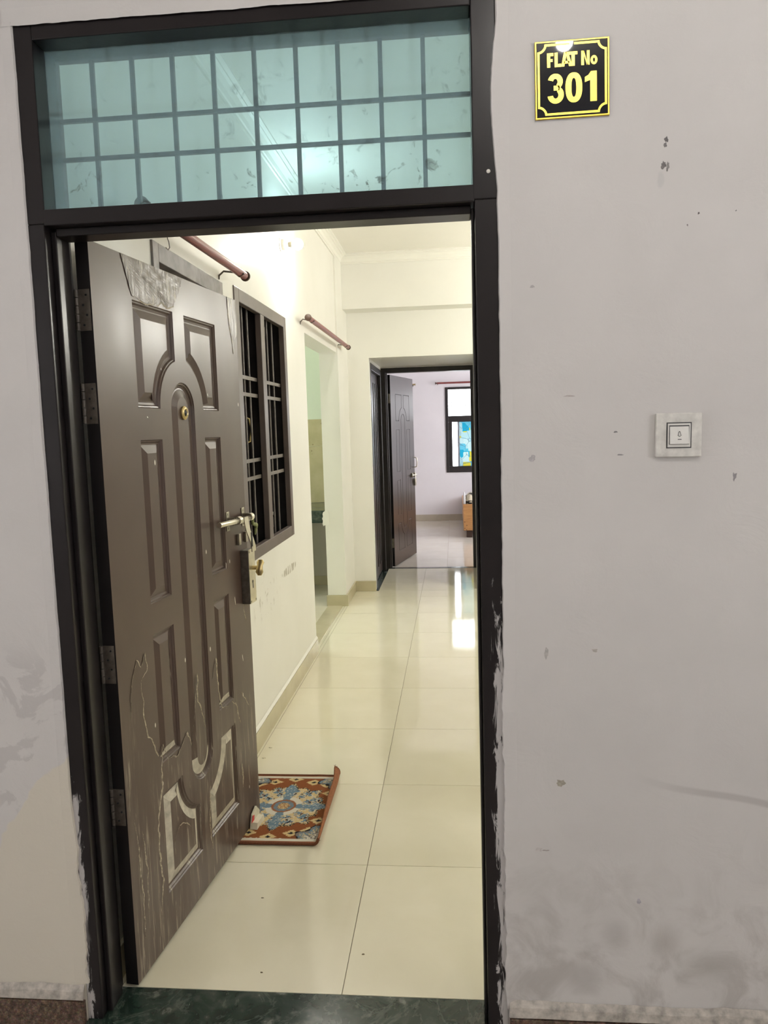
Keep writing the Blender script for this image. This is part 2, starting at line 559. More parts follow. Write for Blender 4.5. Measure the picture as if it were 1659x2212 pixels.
M = dict(
    corridor_plain=plain('corridor_plaster_plain', (0.64, 0.61, 0.585), 0.7, var=0.03, scale=2),
    hall_plain=plain('hall_distemper_plain', (0.83, 0.82, 0.77), 0.5, var=0.02, scale=2),
    corridor=corridor_wall_mat(), hall=hall_wall_mat(),
    bedroom=plain('bedroom_wall', (0.76, 0.73, 0.745), 0.55, var=0.03, scale=2),
    white_ceiling=plain('ceiling_white', (0.82, 0.80, 0.74), 0.6, var=0.02, scale=2),
    cornice=plain('cornice_white', (0.84, 0.83, 0.77), 0.5, var=0.02, scale=3),
    kitchen=plain('kitchen_green', (0.70, 0.77, 0.60), 0.5, var=0.04, scale=2),
    kitchen_low=plain('kitchen_grey', (0.50, 0.47, 0.40), 0.6, var=0.06, scale=3),
    frame=frame_mat(), leaf=leaf_mat(),
    dark_trim=plain('dark_brown_trim', (0.020, 0.016, 0.016), 0.33, var=0.2),
    window_trim=plain('taupe_window_paint', (0.115, 0.090, 0.082), 0.38, var=0.12, scale=8),
    worn_trim=plain('worn_grey_brown_trim', (0.20, 0.18, 0.17), 0.5, var=0.45, scale=14),
    leaf2=plain('dark_brown_leaf', (0.034, 0.022, 0.020), 0.30, var=0.15, scale=6),
    groove=plain('groove_black', (0.008, 0.006, 0.006), 0.5, var=0.1),
    pale=plain('pale_foil_residue', (0.50, 0.46, 0.37), 0.5, var=0.25, scale=40),
    scrap=plain('torn_foil', (0.37, 0.32, 0.235), 0.5, var=0.5, scale=130),
    filmbrown=None,
    tile=tile_mat('vitrified_tile', (0.74, 0.695, 0.53), (0.80, 0.755, 0.60)),
    tile_bed=tile_mat('vitrified_tile_bedroom', (0.70, 0.66, 0.57), (0.76, 0.72, 0.63)),
    grout=plain('grout', (0.20, 0.17, 0.11), 0.8),
    skirt=plain('skirting_tile', (0.52, 0.47, 0.32), 0.25, var=0.08, scale=5),
    skirt_bed=plain('skirting_tile_bedroom', (0.48, 0.43, 0.34), 0.25, var=0.08, scale=5),
    plaster=plain('rough_plaster', (0.47, 0.435, 0.385), 0.9, var=0.35, scale=45),
    marble=marble_mat(), granite=granite_mat(),
    rod=plain('maroon_rod', (0.20, 0.045, 0.042), 0.35, var=0.15),
    steel=plain('brushed_steel', (0.62, 0.58, 0.48), 0.28, metal=1.0, var=0.08, scale=50),
    aged=plain('aged_steel', (0.40, 0.37, 0.30), 0.42, metal=1.0, var=0.25, scale=40),
    hinge=plain('painted_hinge', (0.10, 0.085, 0.07), 0.5, metal=0.3, var=0.3, scale=60),
    brass=plain('brass', (0.55, 0.44, 0.22), 0.30, metal=1.0, var=0.1, scale=50),
    black=plain('black_plastic', (0.012, 0.012, 0.014), 0.35, var=0.1),
    iron=plain('iron_bar', (0.16, 0.14, 0.13), 0.45, var=0.25, scale=30),
    grille=plain('grille_paint', (0.055, 0.052, 0.055), 0.5, var=0.2),
    ventglass=vent_glass_mat(), film=film_mat(),
    darkglass=clear_glass_mat('dark_window_glass', (0.03, 0.07, 0.12)),
    clearglass=clear_glass_mat('clear_glass', (0.95, 0.97, 0.97)),
    gold=plain('gold_foil', (0.66, 0.47, 0.08), 0.34, metal=1.0, var=0.12, scale=120),
    plate=plain('black_acrylic', (0.006, 0.007, 0.011), 0.02, var=0.1),
    switch=plain('switch_plastic', (0.74, 0.73, 0.69), 0.4, var=0.06, scale=30),
    switch_dirty=plain('switch_plastic_grubby', (0.66, 0.645, 0.60), 0.45, var=0.16, scale=45),
    shadow_gap=plain('dark_gap', (0.07, 0.07, 0.07), 0.6),
    white=plain('white_plastic', (0.80, 0.78, 0.70), 0.4, var=0.04),
    wood=wood_mat(), dark_wood=plain('dark_wood', (0.06, 0.03, 0.018), 0.5),
    dado=dado_mat(), rug=attr_mat('rug_pile', 0.95),
    rugback=plain('rug_backing', (0.24, 0.085, 0.030), 0.9, var=0.2, scale=90),
    rugbind=plain('rug_binding', (0.16, 0.055, 0.024), 0.9, var=0.25, scale=200),
    blanket=attr_mat('blanket_weave', 0.95),
    cloth=plain('white_cloth', (0.78, 0.77, 0.75), 0.9, var=0.05),
    card=plain('card_white', (0.70, 0.66, 0.52), 0.7, var=0.08), red=plain('card_red', (0.60, 0.055, 0.05), 0.6),
    dirt=plain('dirt_speck', (0.16, 0.13, 0.08), 0.9, var=0.3),
    void=plain('unlit_room', (0.02, 0.03, 0.045), 0.9),  # near-black colour paints in the darkness of this room
)


def emit_mat(name, col, s):
    t = NT(name)
    return t.set((0.9, 0.9, 0.88), 0.5, emit=col, estr=s)


def foil_mat():
    t = NT('wrinkled_foil')
    n = t.noise(1.0, 5, 0.6, vec=t.scaled((70, 10, 9)), dist=1.0)
    col = t.mix(t.step(n, 0.58, 0.66), (0.105, 0.083, 0.070), (0.46, 0.42, 0.34))
    t.bump(n, 0.6, 0.004)
    return t.set(col, 0.28)


M['filmbrown'] = foil_mat()

# ------------------------------------------------------------------ dimensions
XW = -0.622          # face of the hall's left wall
XR = 1.9             # hall right wall
YB = 5.19            # hall end wall
YD = 6.30            # bedroom door plane
YF = 10.46           # bedroom far wall
ZC = 2.95            # ceiling
ZL = 2.105           # lintel

# ------------------------------------------------------------------ the setting: walls
wall_front = struct(boxes('wall_front', [
    (-3.2, -0.637, 0.0, 0.122, -0.06, 3.05), (0.428, 3.4, 0.0, 0.122, -0.06, 3.05),
    (-0.637, 0.428, 0.0, 0.122, 2.40, 3.05)], M['corridor']), 'stained grey-white corridor wall around the flat entrance')
# hall-side coat of the same wall
boxes('hall_face', [(0.428, XR, 0.122, 0.126, 0, ZC), (XW, 0.428, 0.122, 0.126, 2.40, ZC)], M['hall_plain'], wall_front)


def jag(z, seed):
    return mnoise.noise(Vector((z * 9.0, seed, 0))) * 0.6 + mnoise.noise(Vector((z * 34.0, seed + 5, 0))) * 0.4 + mnoise.noise(Vector((z * 90.0, seed + 9, 0))) * 0.18


def lip(name, xo, xi, z0, z1, fn, sgn):
    """ragged coat of plaster lapping over the edge of the door frame"""
    N = 260
    L, Rr, E = [], [], []
    for i in range(N + 1):
        z = z0 + (z1 - z0) * i / N
        e = fn(z)
        L.append((xo, -0.0001, z)); Rr.append((e - sgn * 0.002, -0.0050 - 0.002 * jag(z, 3), z)); E.append((e, 0.0004, z))
    b = MB(); b.strip(L, Rr); b.strip(Rr, E)
    return b.build(name, M['corridor'], wall_front)


def left_edge(z):
    e = -0.6365 + 0.0035 * jag(z, 1.3)
    if z < 0.62:
        e += 0.016 * max(0, min(1, (0.62 - z) / 0.25)) * (0.6 + 0.8 * jag(z, 8.1))
    return e


def right_edge(z):
    e = 0.4275 + 0.003 * jag(z, 4.7)
    if 1.98 < z < 2.33:
        e -= 0.012 * math.sin(math.pi * (z - 1.98) / 0.35)
    if z < 1.2:
        e -= 0.010 * max(0, min(1, (1.2 - z) / 0.4)) * (0.5 + 0.9 * jag(z, 2.1))
    return e


lip('plaster_edge', -0.665, None, 0.10, 2.40, left_edge, 1)
lip('plaster_edge', 0.455, None, 0.075, 2.40, right_edge, -1)
b = MB()
N = 200
b.strip([(-0.66 + 1.12 * i / N, -0.0012, 2.43) for i in range(N + 1)],
        [(-0.66 + 1.12 * i / N, -0.005, 2.392 - 0.006 * (i / N) + 0.003 * jag(i / N * 1.1, 6.2)) for i in range(N + 1)])
b.build('plaster_edge', M['corridor'], wall_front)

# chips and dark marks in the wall paint
def chip(x, z, rx, rz, m):
    n = 14
    sd = x * 31 + z * 17
    ring = []
    for k in range(n):
        a = 2 * math.pi * k / n
        r = 0.75 + 0.6 * mnoise.noise(Vector((math.cos(a) * 1.6 + sd, math.sin(a) * 1.6, sd)))
        ring.append((x + rx * r * math.cos(a), -0.0006, z + rz * r * math.sin(a)))
    b = MB(); b.add(ring + [(p[0], 0.0, p[2]) for p in ring], [tuple(range(n))] + [(i, (i + 1) % n, (i + 1) % n + n, i + n) for i in range(n)])
    return b.build('paint_chip', m, wall_front)


for cx, cz, rx, rz, c in [
    (0.781, 2.064, 0.005, 0.007, (0.16, 0.15, 0.15)), (0.779, 2.053, 0.004, 0.006, (0.18, 0.17, 0.17)),
    (0.776, 2.013, 0.008, 0.010, (0.17, 0.16, 0.155)), (0.785, 2.010, 0.005, 0.012, (0.24, 0.23, 0.22)),
    (0.497, 1.402, 0.009, 0.008, (0.44, 0.42, 0.43)), (0.554, 0.646, 0.013, 0.011, (0.36, 0.33, 0.27)),
    (0.849, 1.911, 0.003, 0.003, (0.14, 0.12, 0.12)), (0.826, 1.888, 0.002, 0.003, (0.3, 0.26, 0.26)), (0.925, 1.912, 0.002, 0.002, (0.2, 0.2, 0.2)),
    (0.678, 1.455, 0.005, 0.003, (0.22, 0.21, 0.21)), (0.688, 1.405, 0.008, 0.002, (0.26, 0.25, 0.25)),
    (0.932, 1.353, 0.005, 0.012, (0.30, 0.28, 0.285)), (0.500, 1.775, 0.006, 0.004, (0.42, 0.40, 0.40)), (0.578, 1.537, 0.014, 0.002, (0.45, 0.40, 0.38)),
    (0.524, 0.957, 0.006, 0.018, (0.46, 0.44, 0.42)), (0.633, 0.963, 0.008, 0.006, (0.46, 0.42, 0.38)),
    (0.504, 0.482, 0.010, 0.006, (0.55, 0.52, 0.50)), (0.520, 0.480, 0.010, 0.002, (0.35, 0.32, 0.30)), (0.734, 0.358, 0.006, 0.008, (0.42, 0.40, 0.43)),
    (0.435, 0.80, 0.006, 0.022, (0.20, 0.18, 0.15)), (0.437, 0.455, 0.005, 0.020, (0.26, 0.23, 0.22)), (0.440, 1.06, 0.006, 0.012, (0.34, 0.31, 0.24)), (0.436, 1.15, 0.005, 0.012, (0.05, 0.05, 0.05))]:
    chip(cx, cz, rx, rz, plain('chip_tone', c, 0.8, var=0.2, scale=120))

# rough ledge and granite skirting outside
for nm, x0, x1 in (('left', -3.2, -0.640), ('right', 0.430, 3.4)):
    b = MB()
    N = 140
    xa, xb_ = (max(x0, -1.4), x1) if nm == 'left' else (x0, min(x1, 1.8))
    pts = [(xa + (xb_ - xa) * i / N) for i in range(N + 1)]
    zt = lambda x: 0.092 + 0.006 * jag(x, 7.7)
    rows = [[(x, -0.001, zt(x) + 0.004) for x in pts], [(x, -0.010 + 0.002 * jag(x, 1.1), zt(x) - 0.010) for x in pts],
            [(x, -0.013 + 0.002 * jag(x, 2.2), 0.060) for x in pts], [(x, -0.004, 0.052 + 0.002 * jag(x, 5)) for x in pts]]
    for a, c in zip(rows, rows[1:]):
        b.strip(a, c)
    b.build('plaster_ledge', M['plaster'], wall_front, smooth=60)
    bb = MB()
    bb.bbox(x0, x1, -0.012, 0.0, -0.06, 0.054, 0.002)
    struct(bb.build('baseboard_corridor_' + nm, M['granite']), 'speckled brown granite skirting outside the door')

# ---- hall left wall (door, window and kitchen openings)
XO = -0.765
y0, y1 = 0.122, YD
D0, D1, DT = 0.700, 1.450, 2.095        # bathroom door opening
W0, W1, WB, WT = 1.627, 2.662, 0.880, 2.118  # window
K0, K1, KT = 3.247, 4.600, ZL           # kitchen opening
wall_left = struct(boxes('wall_left', [
    (XO, XW, y0, D0, 0, ZC), (XO, XW, D0, D1, DT, ZC), (XO, XW, D1, W0, 0, ZC),
    (XO, XW, W0, W1, 0, WB), (XO, XW, W0, W1, WT, ZC), (XO, XW, W1, K0, 0, ZC),
    (XO, XW, K0, K1, KT, ZC), (XO, -0.610, K1, YB, 0, ZC)], M['hall']), 'cream hall wall with a barred window and kitchen opening')

# ---- hall end wall with the passage to the bedroom
PX0, PX1 = -0.420, 0.575
wall_back = struct(boxes('wall_back', [
    (XO, PX0, YB, 5.27, 0, ZC),
    (XO, PX0, 5.27, 6.27, 2.075, ZC), (XO, PX0, 6.27, YD, 0, ZC),
    (PX0, PX1, YB, YD + 0.1, ZL, ZC),
    (PX1, XR + 0.12, YB, YD, 0, ZC)], M['hall_plain']), 'cream end wall of the hall with a deep passage')
struct(boxes('trim_beam', [(XW, XR, 4.955, YB, 2.50, ZC)], M['hall_plain']), 'shallow plastered beam across the top of the end wall')
struct(boxes('wall_right', [(XR, XR + 0.12, 0.122, YB, 0, ZC)], M['hall_plain']), 'cream right hall wall')
struct(boxes('ceiling', [(XO, XR + 0.12, 0.0, YD, ZC, ZC + 0.1)], M['white_ceiling']), 'cream hall ceiling')

# ---- cornice
def cornice(name, p0, p1, n, parent=None):
    """n: direction away from the wall"""
    prof = [(0, -0.080), (0.010, -0.080), (0.010, -0.066), (0.016, -0.062), (0.022, -0.040), (0.040, -0.024), (0.052, -0.020), (0.052, -0.012), (0.070, -0.008), (0.070, 0.0)]
    b = MB()
    p0, p1, n = Vector(p0), Vector(p1), Vector(n)
    a = [p0 + n * d + Vector((0, 0, h)) for d, h in prof]
    c = [p1 + n * d + Vector((0, 0, h)) for d, h in prof]
    b.strip(a, c)
    return b.build(name, M['cornice'], parent)


t1 = struct(empty('trim_cornice'), 'stepped plaster cornice round the hall ceiling')
cornice('cornice_run', (XW, 0.122, ZC), (XW, 4.955, ZC), (1, 0, 0), t1)
cornice('cornice_run', (XW, 4.955, ZC), (XR, 4.955, ZC), (0, -1, 0), t1)
cornice('cornice_run', (XR, 0.122, ZC), (XR, 4.955, ZC), (-1, 0, 0), t1)

# ---- bedroom shell
BX0, BX1 = -2.0, 2.6
wall_bed = struct(boxes('wall_bedroom_front', [
    (BX0, -0.440, YD, YD + 0.1, 0, ZC), (PX1, BX1, YD, YD + 0.1, 0, ZC), (-0.440, PX1, YD, YD + 0.1, 2.095, ZC)], M['bedroom']), 'bedroom side of the door wall')
BW0, BW1, BWB, BWT = 0.190, 1.250, 0.760, 2.085
struct(boxes('wall_bedroom_far', [
    (BX0, BW0, YF, YF + 0.15, 0, ZC), (BW1, BX1, YF, YF + 0.15, 0, ZC),
    (BW0, BW1, YF, YF + 0.15, 0, BWB), (BW0, BW1, YF, YF + 0.15, BWT, ZC)], M['bedroom']), 'pale lilac-white far bedroom wall with the window')
struct(boxes('wall_bedroom_left', [(BX0 - 0.1, BX0, YD, YF, 0, ZC)], M['bedroom']), 'left wall of the bedroom')
struct(boxes('wall_bedroom_right', [(BX1, BX1 + 0.1, YD, YF, 0, 0.7), (BX1, BX1 + 0.1, YD, YF, 2.4, ZC), (BX1, BX1 + 0.1, YD, 7.4, 0.7, 2.4), (BX1, BX1 + 0.1, 9.6, YF, 0.7, 2.4)], M['bedroom']), 'right wall of the bedroom')  # gap in this wall is an unseen opening, added to bring daylight in
struct(boxes('ceiling_bedroom', [(BX0, BX1, YD, YF, ZC, ZC + 0.1)], M['bedroom']), 'bedroom ceiling')

# ---- kitchen shell
KY = 5.50
kw = struct(boxes('wall_kitchen', [(-3.0, XO, KY, KY + 0.1, 0.70, ZC)], M['kitchen']), 'pale green kitchen wall above a tiled dado')
boxes('wall_base', [(-3.0, XO, KY, KY + 0.1, 0.0, 0.70)], M['kitchen_low'], kw)
struct(boxes('wall_kitchen_side', [(-3.1, -3.0, 2.6, KY, 0, 1.0), (-3.1, -3.0, 2.6, KY, 2.2, ZC), (-3.1, -3.0, 2.6, 3.6, 1.0, 2.2), (-3.1, -3.0, 4.8, KY, 1.0, 2.2), (-3.0, XO, 2.5, 2.6, 0, ZC)], M['kitchen']), 'pale green side walls of the kitchen')  # unseen opening added in the side wall to daylight the kitchen
struct(boxes('ceiling_kitchen', [(-3.0, XO, 2.6, KY, ZC, ZC + 0.1)], M['kitchen']), 'kitchen ceiling')
for k in range(7):
    xa = XO - 0.30 * (k + 1); xb_ = XO - 0.30 * k
    for za, zb in ((0.797, 1.332), (1.332, 1.584)):
        MB().box(xa + 0.001, xb_ - 0.001, KY - 0.010, KY, za + 0.001, zb - 0.001).build('dado_tile', M['dado'], kw)
struct(boxes('baseboard_kitchen', [(-3.0, XO, KY - 0.012, KY, 0, 0.088)], M['skirt']), 'tan tile skirting at the foot of the kitchen wall')
struct(boxes('trim_kitchen_kerb', [(XO, XW - 0.02, K0, K1 - 0.001, 0.0, 0.006)], M['skirt']), 'thin tile strip in the kitchen opening')

# unlit rooms behind the window and the doors of the left wall
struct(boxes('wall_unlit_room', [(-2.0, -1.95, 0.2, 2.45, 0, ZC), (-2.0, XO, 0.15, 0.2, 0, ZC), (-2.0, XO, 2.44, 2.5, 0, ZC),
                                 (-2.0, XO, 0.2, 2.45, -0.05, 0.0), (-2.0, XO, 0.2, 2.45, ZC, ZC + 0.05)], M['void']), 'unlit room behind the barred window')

# ---- corridor (where the camera stands)
struct(boxes('floor_corridor', [(-3.2, 3.4, -2.9, 0.0, -0.12, -0.06)], plain('landing_stone', (0.46, 0.42, 0.37), 0.4, var=0.15, scale=30)), 'beige stone floor of the landing')  # unseen floor, coloured pale to bounce light onto the lower wall
struct(boxes('wall_corridor_opposite', [(-3.2, 3.4, -3.0, -2.9, -0.06, 3.05)], M['corridor_plain']), 'corridor wall opposite the entrance')
struct(boxes('ceiling_corridor', [(-3.2, 3.4, -2.9, 0.122, 3.05, 3.15)], M['corridor_plain']), 'corridor ceiling')
for nm, xa, xb_ in (('left', -3.3, -3.2), ('right', 3.4, 3.5)):
    struct(boxes('wall_corridor_' + nm, [(xa, xb_, -2.9, 0.122, -0.06, 1.2), (xa, xb_, -2.9, 0.122, 2.4, 3.05), (xa, xb_, -2.9, -2.6, 1.2, 2.4), (xa, xb_, -1.5, 0.122, 1.2, 2.4)], M['corridor_plain']), 'corridor end wall with an unseen opening added for daylight')  # openings out of view, added and sized to light the corridor

# ------------------------------------------------------------------ floors, tile by tile
def tile_floor(name, label, x_edges, y_edges, mtile, z=0.0):
    f = struct(boxes(name, [(x_edges[0], x_edges[-1], y_edges[0], y_edges[-1], z - 0.05, z - 0.0025)], M['grout']), label)
    cache = {}
    g = 0.0011
    for xa, xb in zip(x_edges, x_edges[1:]):
        for ya, yb in zip(y_edges, y_edges[1:]):
            key = (round(xb - xa, 4), round(yb - ya, 4))
            if key not in cache:
                w, h = key
                b = MB()
                b.box(g, w - g, g, h - g, -0.008, 0)
                cache[key] = b.mesh('tile', mtile)
            o = link('tile', cache[key], f)
            o.location = (xa, ya, z)
    return f


ys = [0.118] + [0.726 + 0.6 * k for k in range(8)]
floor = tile_floor('floor', 'glossy cream vitrified tile floor of the hall', [XW, -0.6, 0, 0.6, 1.2, 1.8, XR], ys + [YB], M['tile'])
tile_floor('floor_passage', 'cream tiles in the passage to the bedroom', [-0.395, 0, PX1], [YB, 5.526, 6.126, YD - 0.005], M['tile'])
tile_floor('floor_bedroom', 'greyer glossy tiles on the bedroom floor', [BX0] + [-1.58 + 0.6 * k for k in range(7)] + [BX1], [YD + 0.065, 6.9, 7.5, 8.1, 8.7, 9.3, 9.9, YF], M['tile_bed'])
tile_floor('floor_kitchen', 'tan tiles on the kitchen floor', [-3.0, -2.4, -1.8, -1.2, XW], [2.6, 3.2, 3.8, 4.4, KY], M['tile'])

# threshold stones
b = MB(); b.bbox(-0.637, 0.428, -0.03, 0.118, -0.06, 0.0, 0.002)
struct(b.build('trim_threshold', M['marble']), 'dark green marble sill under the entrance door')
b = MB(); b.bbox(-0.44, PX1, YD - 0.005, YD + 0.065, -0.04, 0.003, 0.002)
struct(b.build('trim_threshold_bedroom', M['marble']), 'thin dark stone strip under the bedroom door')
b = MB(); b.bbox(-0.60, -0.395, YB, YD - 0.005, -0.04, 0.002, 0.002)
struct(b.build('trim_threshold_passage', M['marble']), 'dark stone sill along the passage side door')

# skirtings
def skirting(name, segs, m, label, hgt=0.095):
    b = MB()
    for (x0, x1, y0, y1) in segs:
        b.bbox(min(x0, x1), max(x0, x1), min(y0, y1), max(y0, y1), 0, hgt, 0.002)
    return struct(b.build(name, m), label)


sk = skirting('baseboard_left', [(XW, XW + 0.012, 0.126, D0), (XW, XW + 0.012, D1, K0 - 0.002)], M['skirt'], 'cream tile skirting under the barred window')
skirting('baseboard_nib', [(-0.775, -0.592, K1 - 0.012, K1), (-0.610, -0.598, K1, YB - 0.012), (-0.610, PX0 + 0.005, YB - 0.012, YB)], M['skirt'], 'tan tile skirting round the kitchen nib and end wall corner')
skirting('baseboard_right', [(XR - 0.012, XR, 0.126, YB - 0.012), (PX1, XR, YB - 0.012, YB)], M['skirt'], 'tile skirting of the right hall wall')
skirting('baseboard_bedroom', [(BX0, BX1, YF - 0.012, YF)], M['skirt_bed'], 'beige tile skirting of the far bedroom wall', 0.10)
# crumbly plaster line along the top of the left skirting
b = MB()
N = 160
pts = [D1 + (K0 - D1) * i / N for i in range(N + 1)]
b.strip([(XW + 0.001, y, 0.112 + 0.006 * jag(y, 3.3)) for y in pts], [(XW + 0.010, y, 0.0975 + 0.003 * jag(y, 9.3)) for y in pts])
b.build('plaster_edge', M['cornice'], sk)

# ------------------------------------------------------------------ entrance door frame
fr = struct(empty('trim_entrance_frame'), 'dark brown gloss entrance door frame with a transom')
b = MB(); b.bbox(-0.637, -0.5985, 0.0, 0.125, 0.0, 1.965, 0.0025).bbox(-0.637, -0.595, 0.0, 0.125, 1.965, 2.40, 0.0025)
b.build('jamb', M['frame'], fr)
b = MB(); b.bbox(0.3785, 0.428, 0.0, 0.125, 0.0, 1.965, 0.0025).bbox(0.3755, 0.428, 0.0, 0.125, 1.965, 2.40, 0.0025)
b.build('jamb', M['frame'], fr)
MB().bbox(-0.5985, -0.585, 0.028, 0.090, 0.0, 1.955, 0.0025).build('door_stop', M['frame'], fr)
MB().bbox(0.371, 0.3785, 0.028, 0.090, 0.0, 1.955, 0.0025).build('door_stop', M['frame'], fr)
MB().bbox(-0.595, 0.3755, 0.0, 0.125, 2.361, 2.40, 0.0025).build('head', M['frame'], fr)
MB().bbox(-0.5985, 0.3785, 0.0, 0.125, 1.961, 1.997, 0.0025).build('transom', M['frame'], fr)
MB().bbox(-0.585, 0.371, 0.028, 0.090, 1.943, 1.961, 0.002).build('door_stop', M['frame'], fr)
# paint blob on the right jamb
MB().lathe([(0.0045, 0), (0.004, 0.0015), (0.002, 0.0025)], (0.409, 0.0, 2.022), (0, -1, 0), 10).build('paint_blob', M['white'], fr)

# ------------------------------------------------------------------ ventilator above the door
v1 = struct(empty('window_1'), 'dusty blue-tinted ventilator glass over the entrance door with an iron grille')
MB().box(-0.595, 0.3755, 0.053, 0.057, 1.997, 2.361).build('pane', M['ventglass'], v1)
for k in range(9):
    x = -0.511 + 0.0977 * k
    MB().bbox(x - 0.005, x + 0.005, 0.109, 0.119, 1.997, 2.361, 0.001).build('grille_bar', M['grille'], v1)
for z in (2.227, 2.139):
    MB().bbox(-0.595, 0.3755, 0.105, 0.115, z - 0.0045, z + 0.0045, 0.001).build('grille_bar', M['grille'], v1)

# ------------------------------------------------------------------ moulded door leaf
def offset_poly(poly, d):
    """inset a counter-clockwise polygon by d"""
    n = len(poly)
    out = []
    for i in range(n):
        p0, p1, p2 = Vector(poly[i - 1]), Vector(poly[i]), Vector(poly[(i + 1) % n])
        e1 = (p1 - p0).normalized(); e2 = (p2 - p1).normalized()
        n1 = Vector((-e1.y, e1.x)); n2 = Vector((-e2.y, e2.x))
        m = (n1 + n2)
        m = m / max(0.25, m.dot(n1)) if m.length > 1e-6 else n1
        out.append(tuple(p1 + m * d))
    return out


def ccw(poly):
    a = sum(p[0] * q[1] - q[0] * p[1] for p, q in zip(poly, poly[1:] + poly[:1]))
    return poly if a > 0 else poly[::-1]


def arc(cx, cz, r, a0, a1, n):
    return [(cx + r * math.cos(math.radians(a0 + (a1 - a0) * i / n)), cz + r * math.sin(math.radians(a0 + (a1 - a0) * i / n))) for i in range(n + 1)]


def panel_polys(c):
    """outlines (s, z) of the moulded panels, c = centre line of the leaf"""
    P = []
    a_in, a_mid, a_out = 0.0375, 0.148, 0.275
    zc1, zc0, r = 1.543, 0.440, 0.148
    th = math.degrees(math.acos(a_in / r))
    for sg in (-1, 1):
        top = arc(0, zc1, r, 0.01, th, 10)          # right-hand panel, arc from outside in
        poly = [(a_out, zc1)] + [(a_out, 1.832), (a_in, 1.832)] + top[::-1]
        P.append(ccw([(c + sg * x, z) for x, z in poly]))
        P.append(ccw([(c + sg * x, z) for x, z in [(a_mid, 0.997), (a_out, 0.997), (a_out, 1.455), (a_mid, 1.455)]]))
        P.append(ccw([(c + sg * x, z) for x, z in [(a_mid, 0.529), (a_out, 0.529), (a_out, 0.909), (a_mid, 0.909)]]))
        bot = arc(0, zc0, r, -0.01, -th, 10)
        poly = [(a_out, zc0), (a_out, 0.138), (a_in, 0.138)] + bot[::-1]
        P.append(ccw([(c + sg * x, z) for x, z in poly]))
    cap = arc(c, 1.545, 0.080, 0, 180, 20) + arc(c, 0.445, 0.080, 180, 360, 20)
    P.append(ccw(cap))
    return P


def build_leaf(root, W, H, T, mats, pale_below=None, moulded=True):
    c = W / 2
    polys = panel_polys(c)
    bm = bmesh.new()
    edges = []
    def loop(pts, y):
        vs = [bm.verts.new((p[0], y, p[1])) for p in pts]
        return vs, [bm.edges.new((vs[i], vs[(i + 1) % len(vs)])) for i in range(len(vs))]
    ov, oe = loop([(0, 0), (W, 0), (W, H), (0, H)], 0)
    edges += oe
    for p in polys:
        edges += loop(p, 0)[1]
    bmesh.ops.triangle_fill(bm, use_beauty=True, use_dissolve=False, edges=edges, normal=(0, -1, 0))
    # drop any triangles that fell inside a panel
    def inside(pt, poly):
        r = False
        for (x1, z1), (x2, z2) in zip(poly, poly[1:] + poly[:1]):
            if (z1 > pt[1]) != (z2 > pt[1]) and pt[0] < (x2 - x1) * (pt[1] - z1) / (z2 - z1) + x1:
                r = not r
        return r
    kill = [f for f in bm.faces if any(inside((f.calc_center_median().x, f.calc_center_median().z), p) for p in polys)]
    bmesh.ops.delete(bm, geom=kill, context='FACES_ONLY')
    bv, be = loop([(0, 0), (W, 0), (W, H), (0, H)], T)
    bm.faces.new(bv)
    for i in range(4):
        bm.faces.new((ov[i], ov[(i + 1) % 4], bv[(i + 1) % 4], bv[i])).material_index = 1
    bmesh.ops.recalc_face_normals(bm, faces=bm.faces[:])
    me = bpy.data.meshes.new('leaf_board')
    bm.to_mesh(me); bm.free()
    me.materials.append(mats[0])
    me.materials.append(M['groove'])
    link('leaf_board', me, root)
    if moulded:
        steps = [(0, 0), (0.003, 0.0035), (0.006, 0.0040), (0.010, 0.0090), (0.016, 0.0105), (0.020, 0.0100), (0.044, 0.0020)]
    else:
        steps = [(0, 0), (0.002, 0.004), (0.006, 0.004), (0.009, 0.0)]
    for p in polys:
        b = MB()
        rings = []
        wid = max(q[0] for q in p) - min(q[0] for q in p)
        k = 0.85 if wid < 0.14 else 1.0
        for d, dep in steps:
            rings.append([(q[0], dep, q[1]) for q in (offset_poly(p, d * k) if d else p)])
        n = len(p)
        for ri, (A, B) in enumerate(zip(rings, rings[1:])):
            for i in range(n):
                j = (i + 1) % n
                zm = (A[i][2] + A[j][2]) / 2
                xm = (A[i][0] + A[j][0]) / 2
                mi = 0
                if pale_below and ri >= len(steps) - 2 - 1:
                    if zm < pale_below(xm):
                        mi = 1
                elif not moulded and ri in (1,):
                    mi = 1
                b.add([A[i], A[j], B[j], B[i]], [(0, 1, 2, 3)], mi)
        b.add(rings[-1], [tuple(range(n))], 0)
        me = b.mesh('panel', [mats[0], mats[1]])
        # every face of the moulding looks out of the leaf
        bm = bmesh.new(); bm.from_mesh(me)
        bmesh.ops.remove_doubles(bm, verts=bm.verts[:], dist=1e-5)
        bm.normal_update()
        fl = [f for f in bm.faces if f.normal.y > 0]
        bmesh.ops.reverse_faces(bm, faces=fl)
        bm.to_mesh(me); bm.free()
        link('panel', me, root)


LW, LH, LT = 0.945, 1.944, 0.035
LEAF_ANG = math.radians(84.22)
door = struct(empty('door_1', (-0.550, 0.111, 0.011), LEAF_ANG), 'open brown moulded entrance door leaf with torn protective foil')


def pale_line(s):
    return 0.548 if s < 0.36 else (0.47 if s < 0.6 else 0.60)


build_leaf(door, LW, LH, LT, (M['leaf'], M['pale']), pale_line)

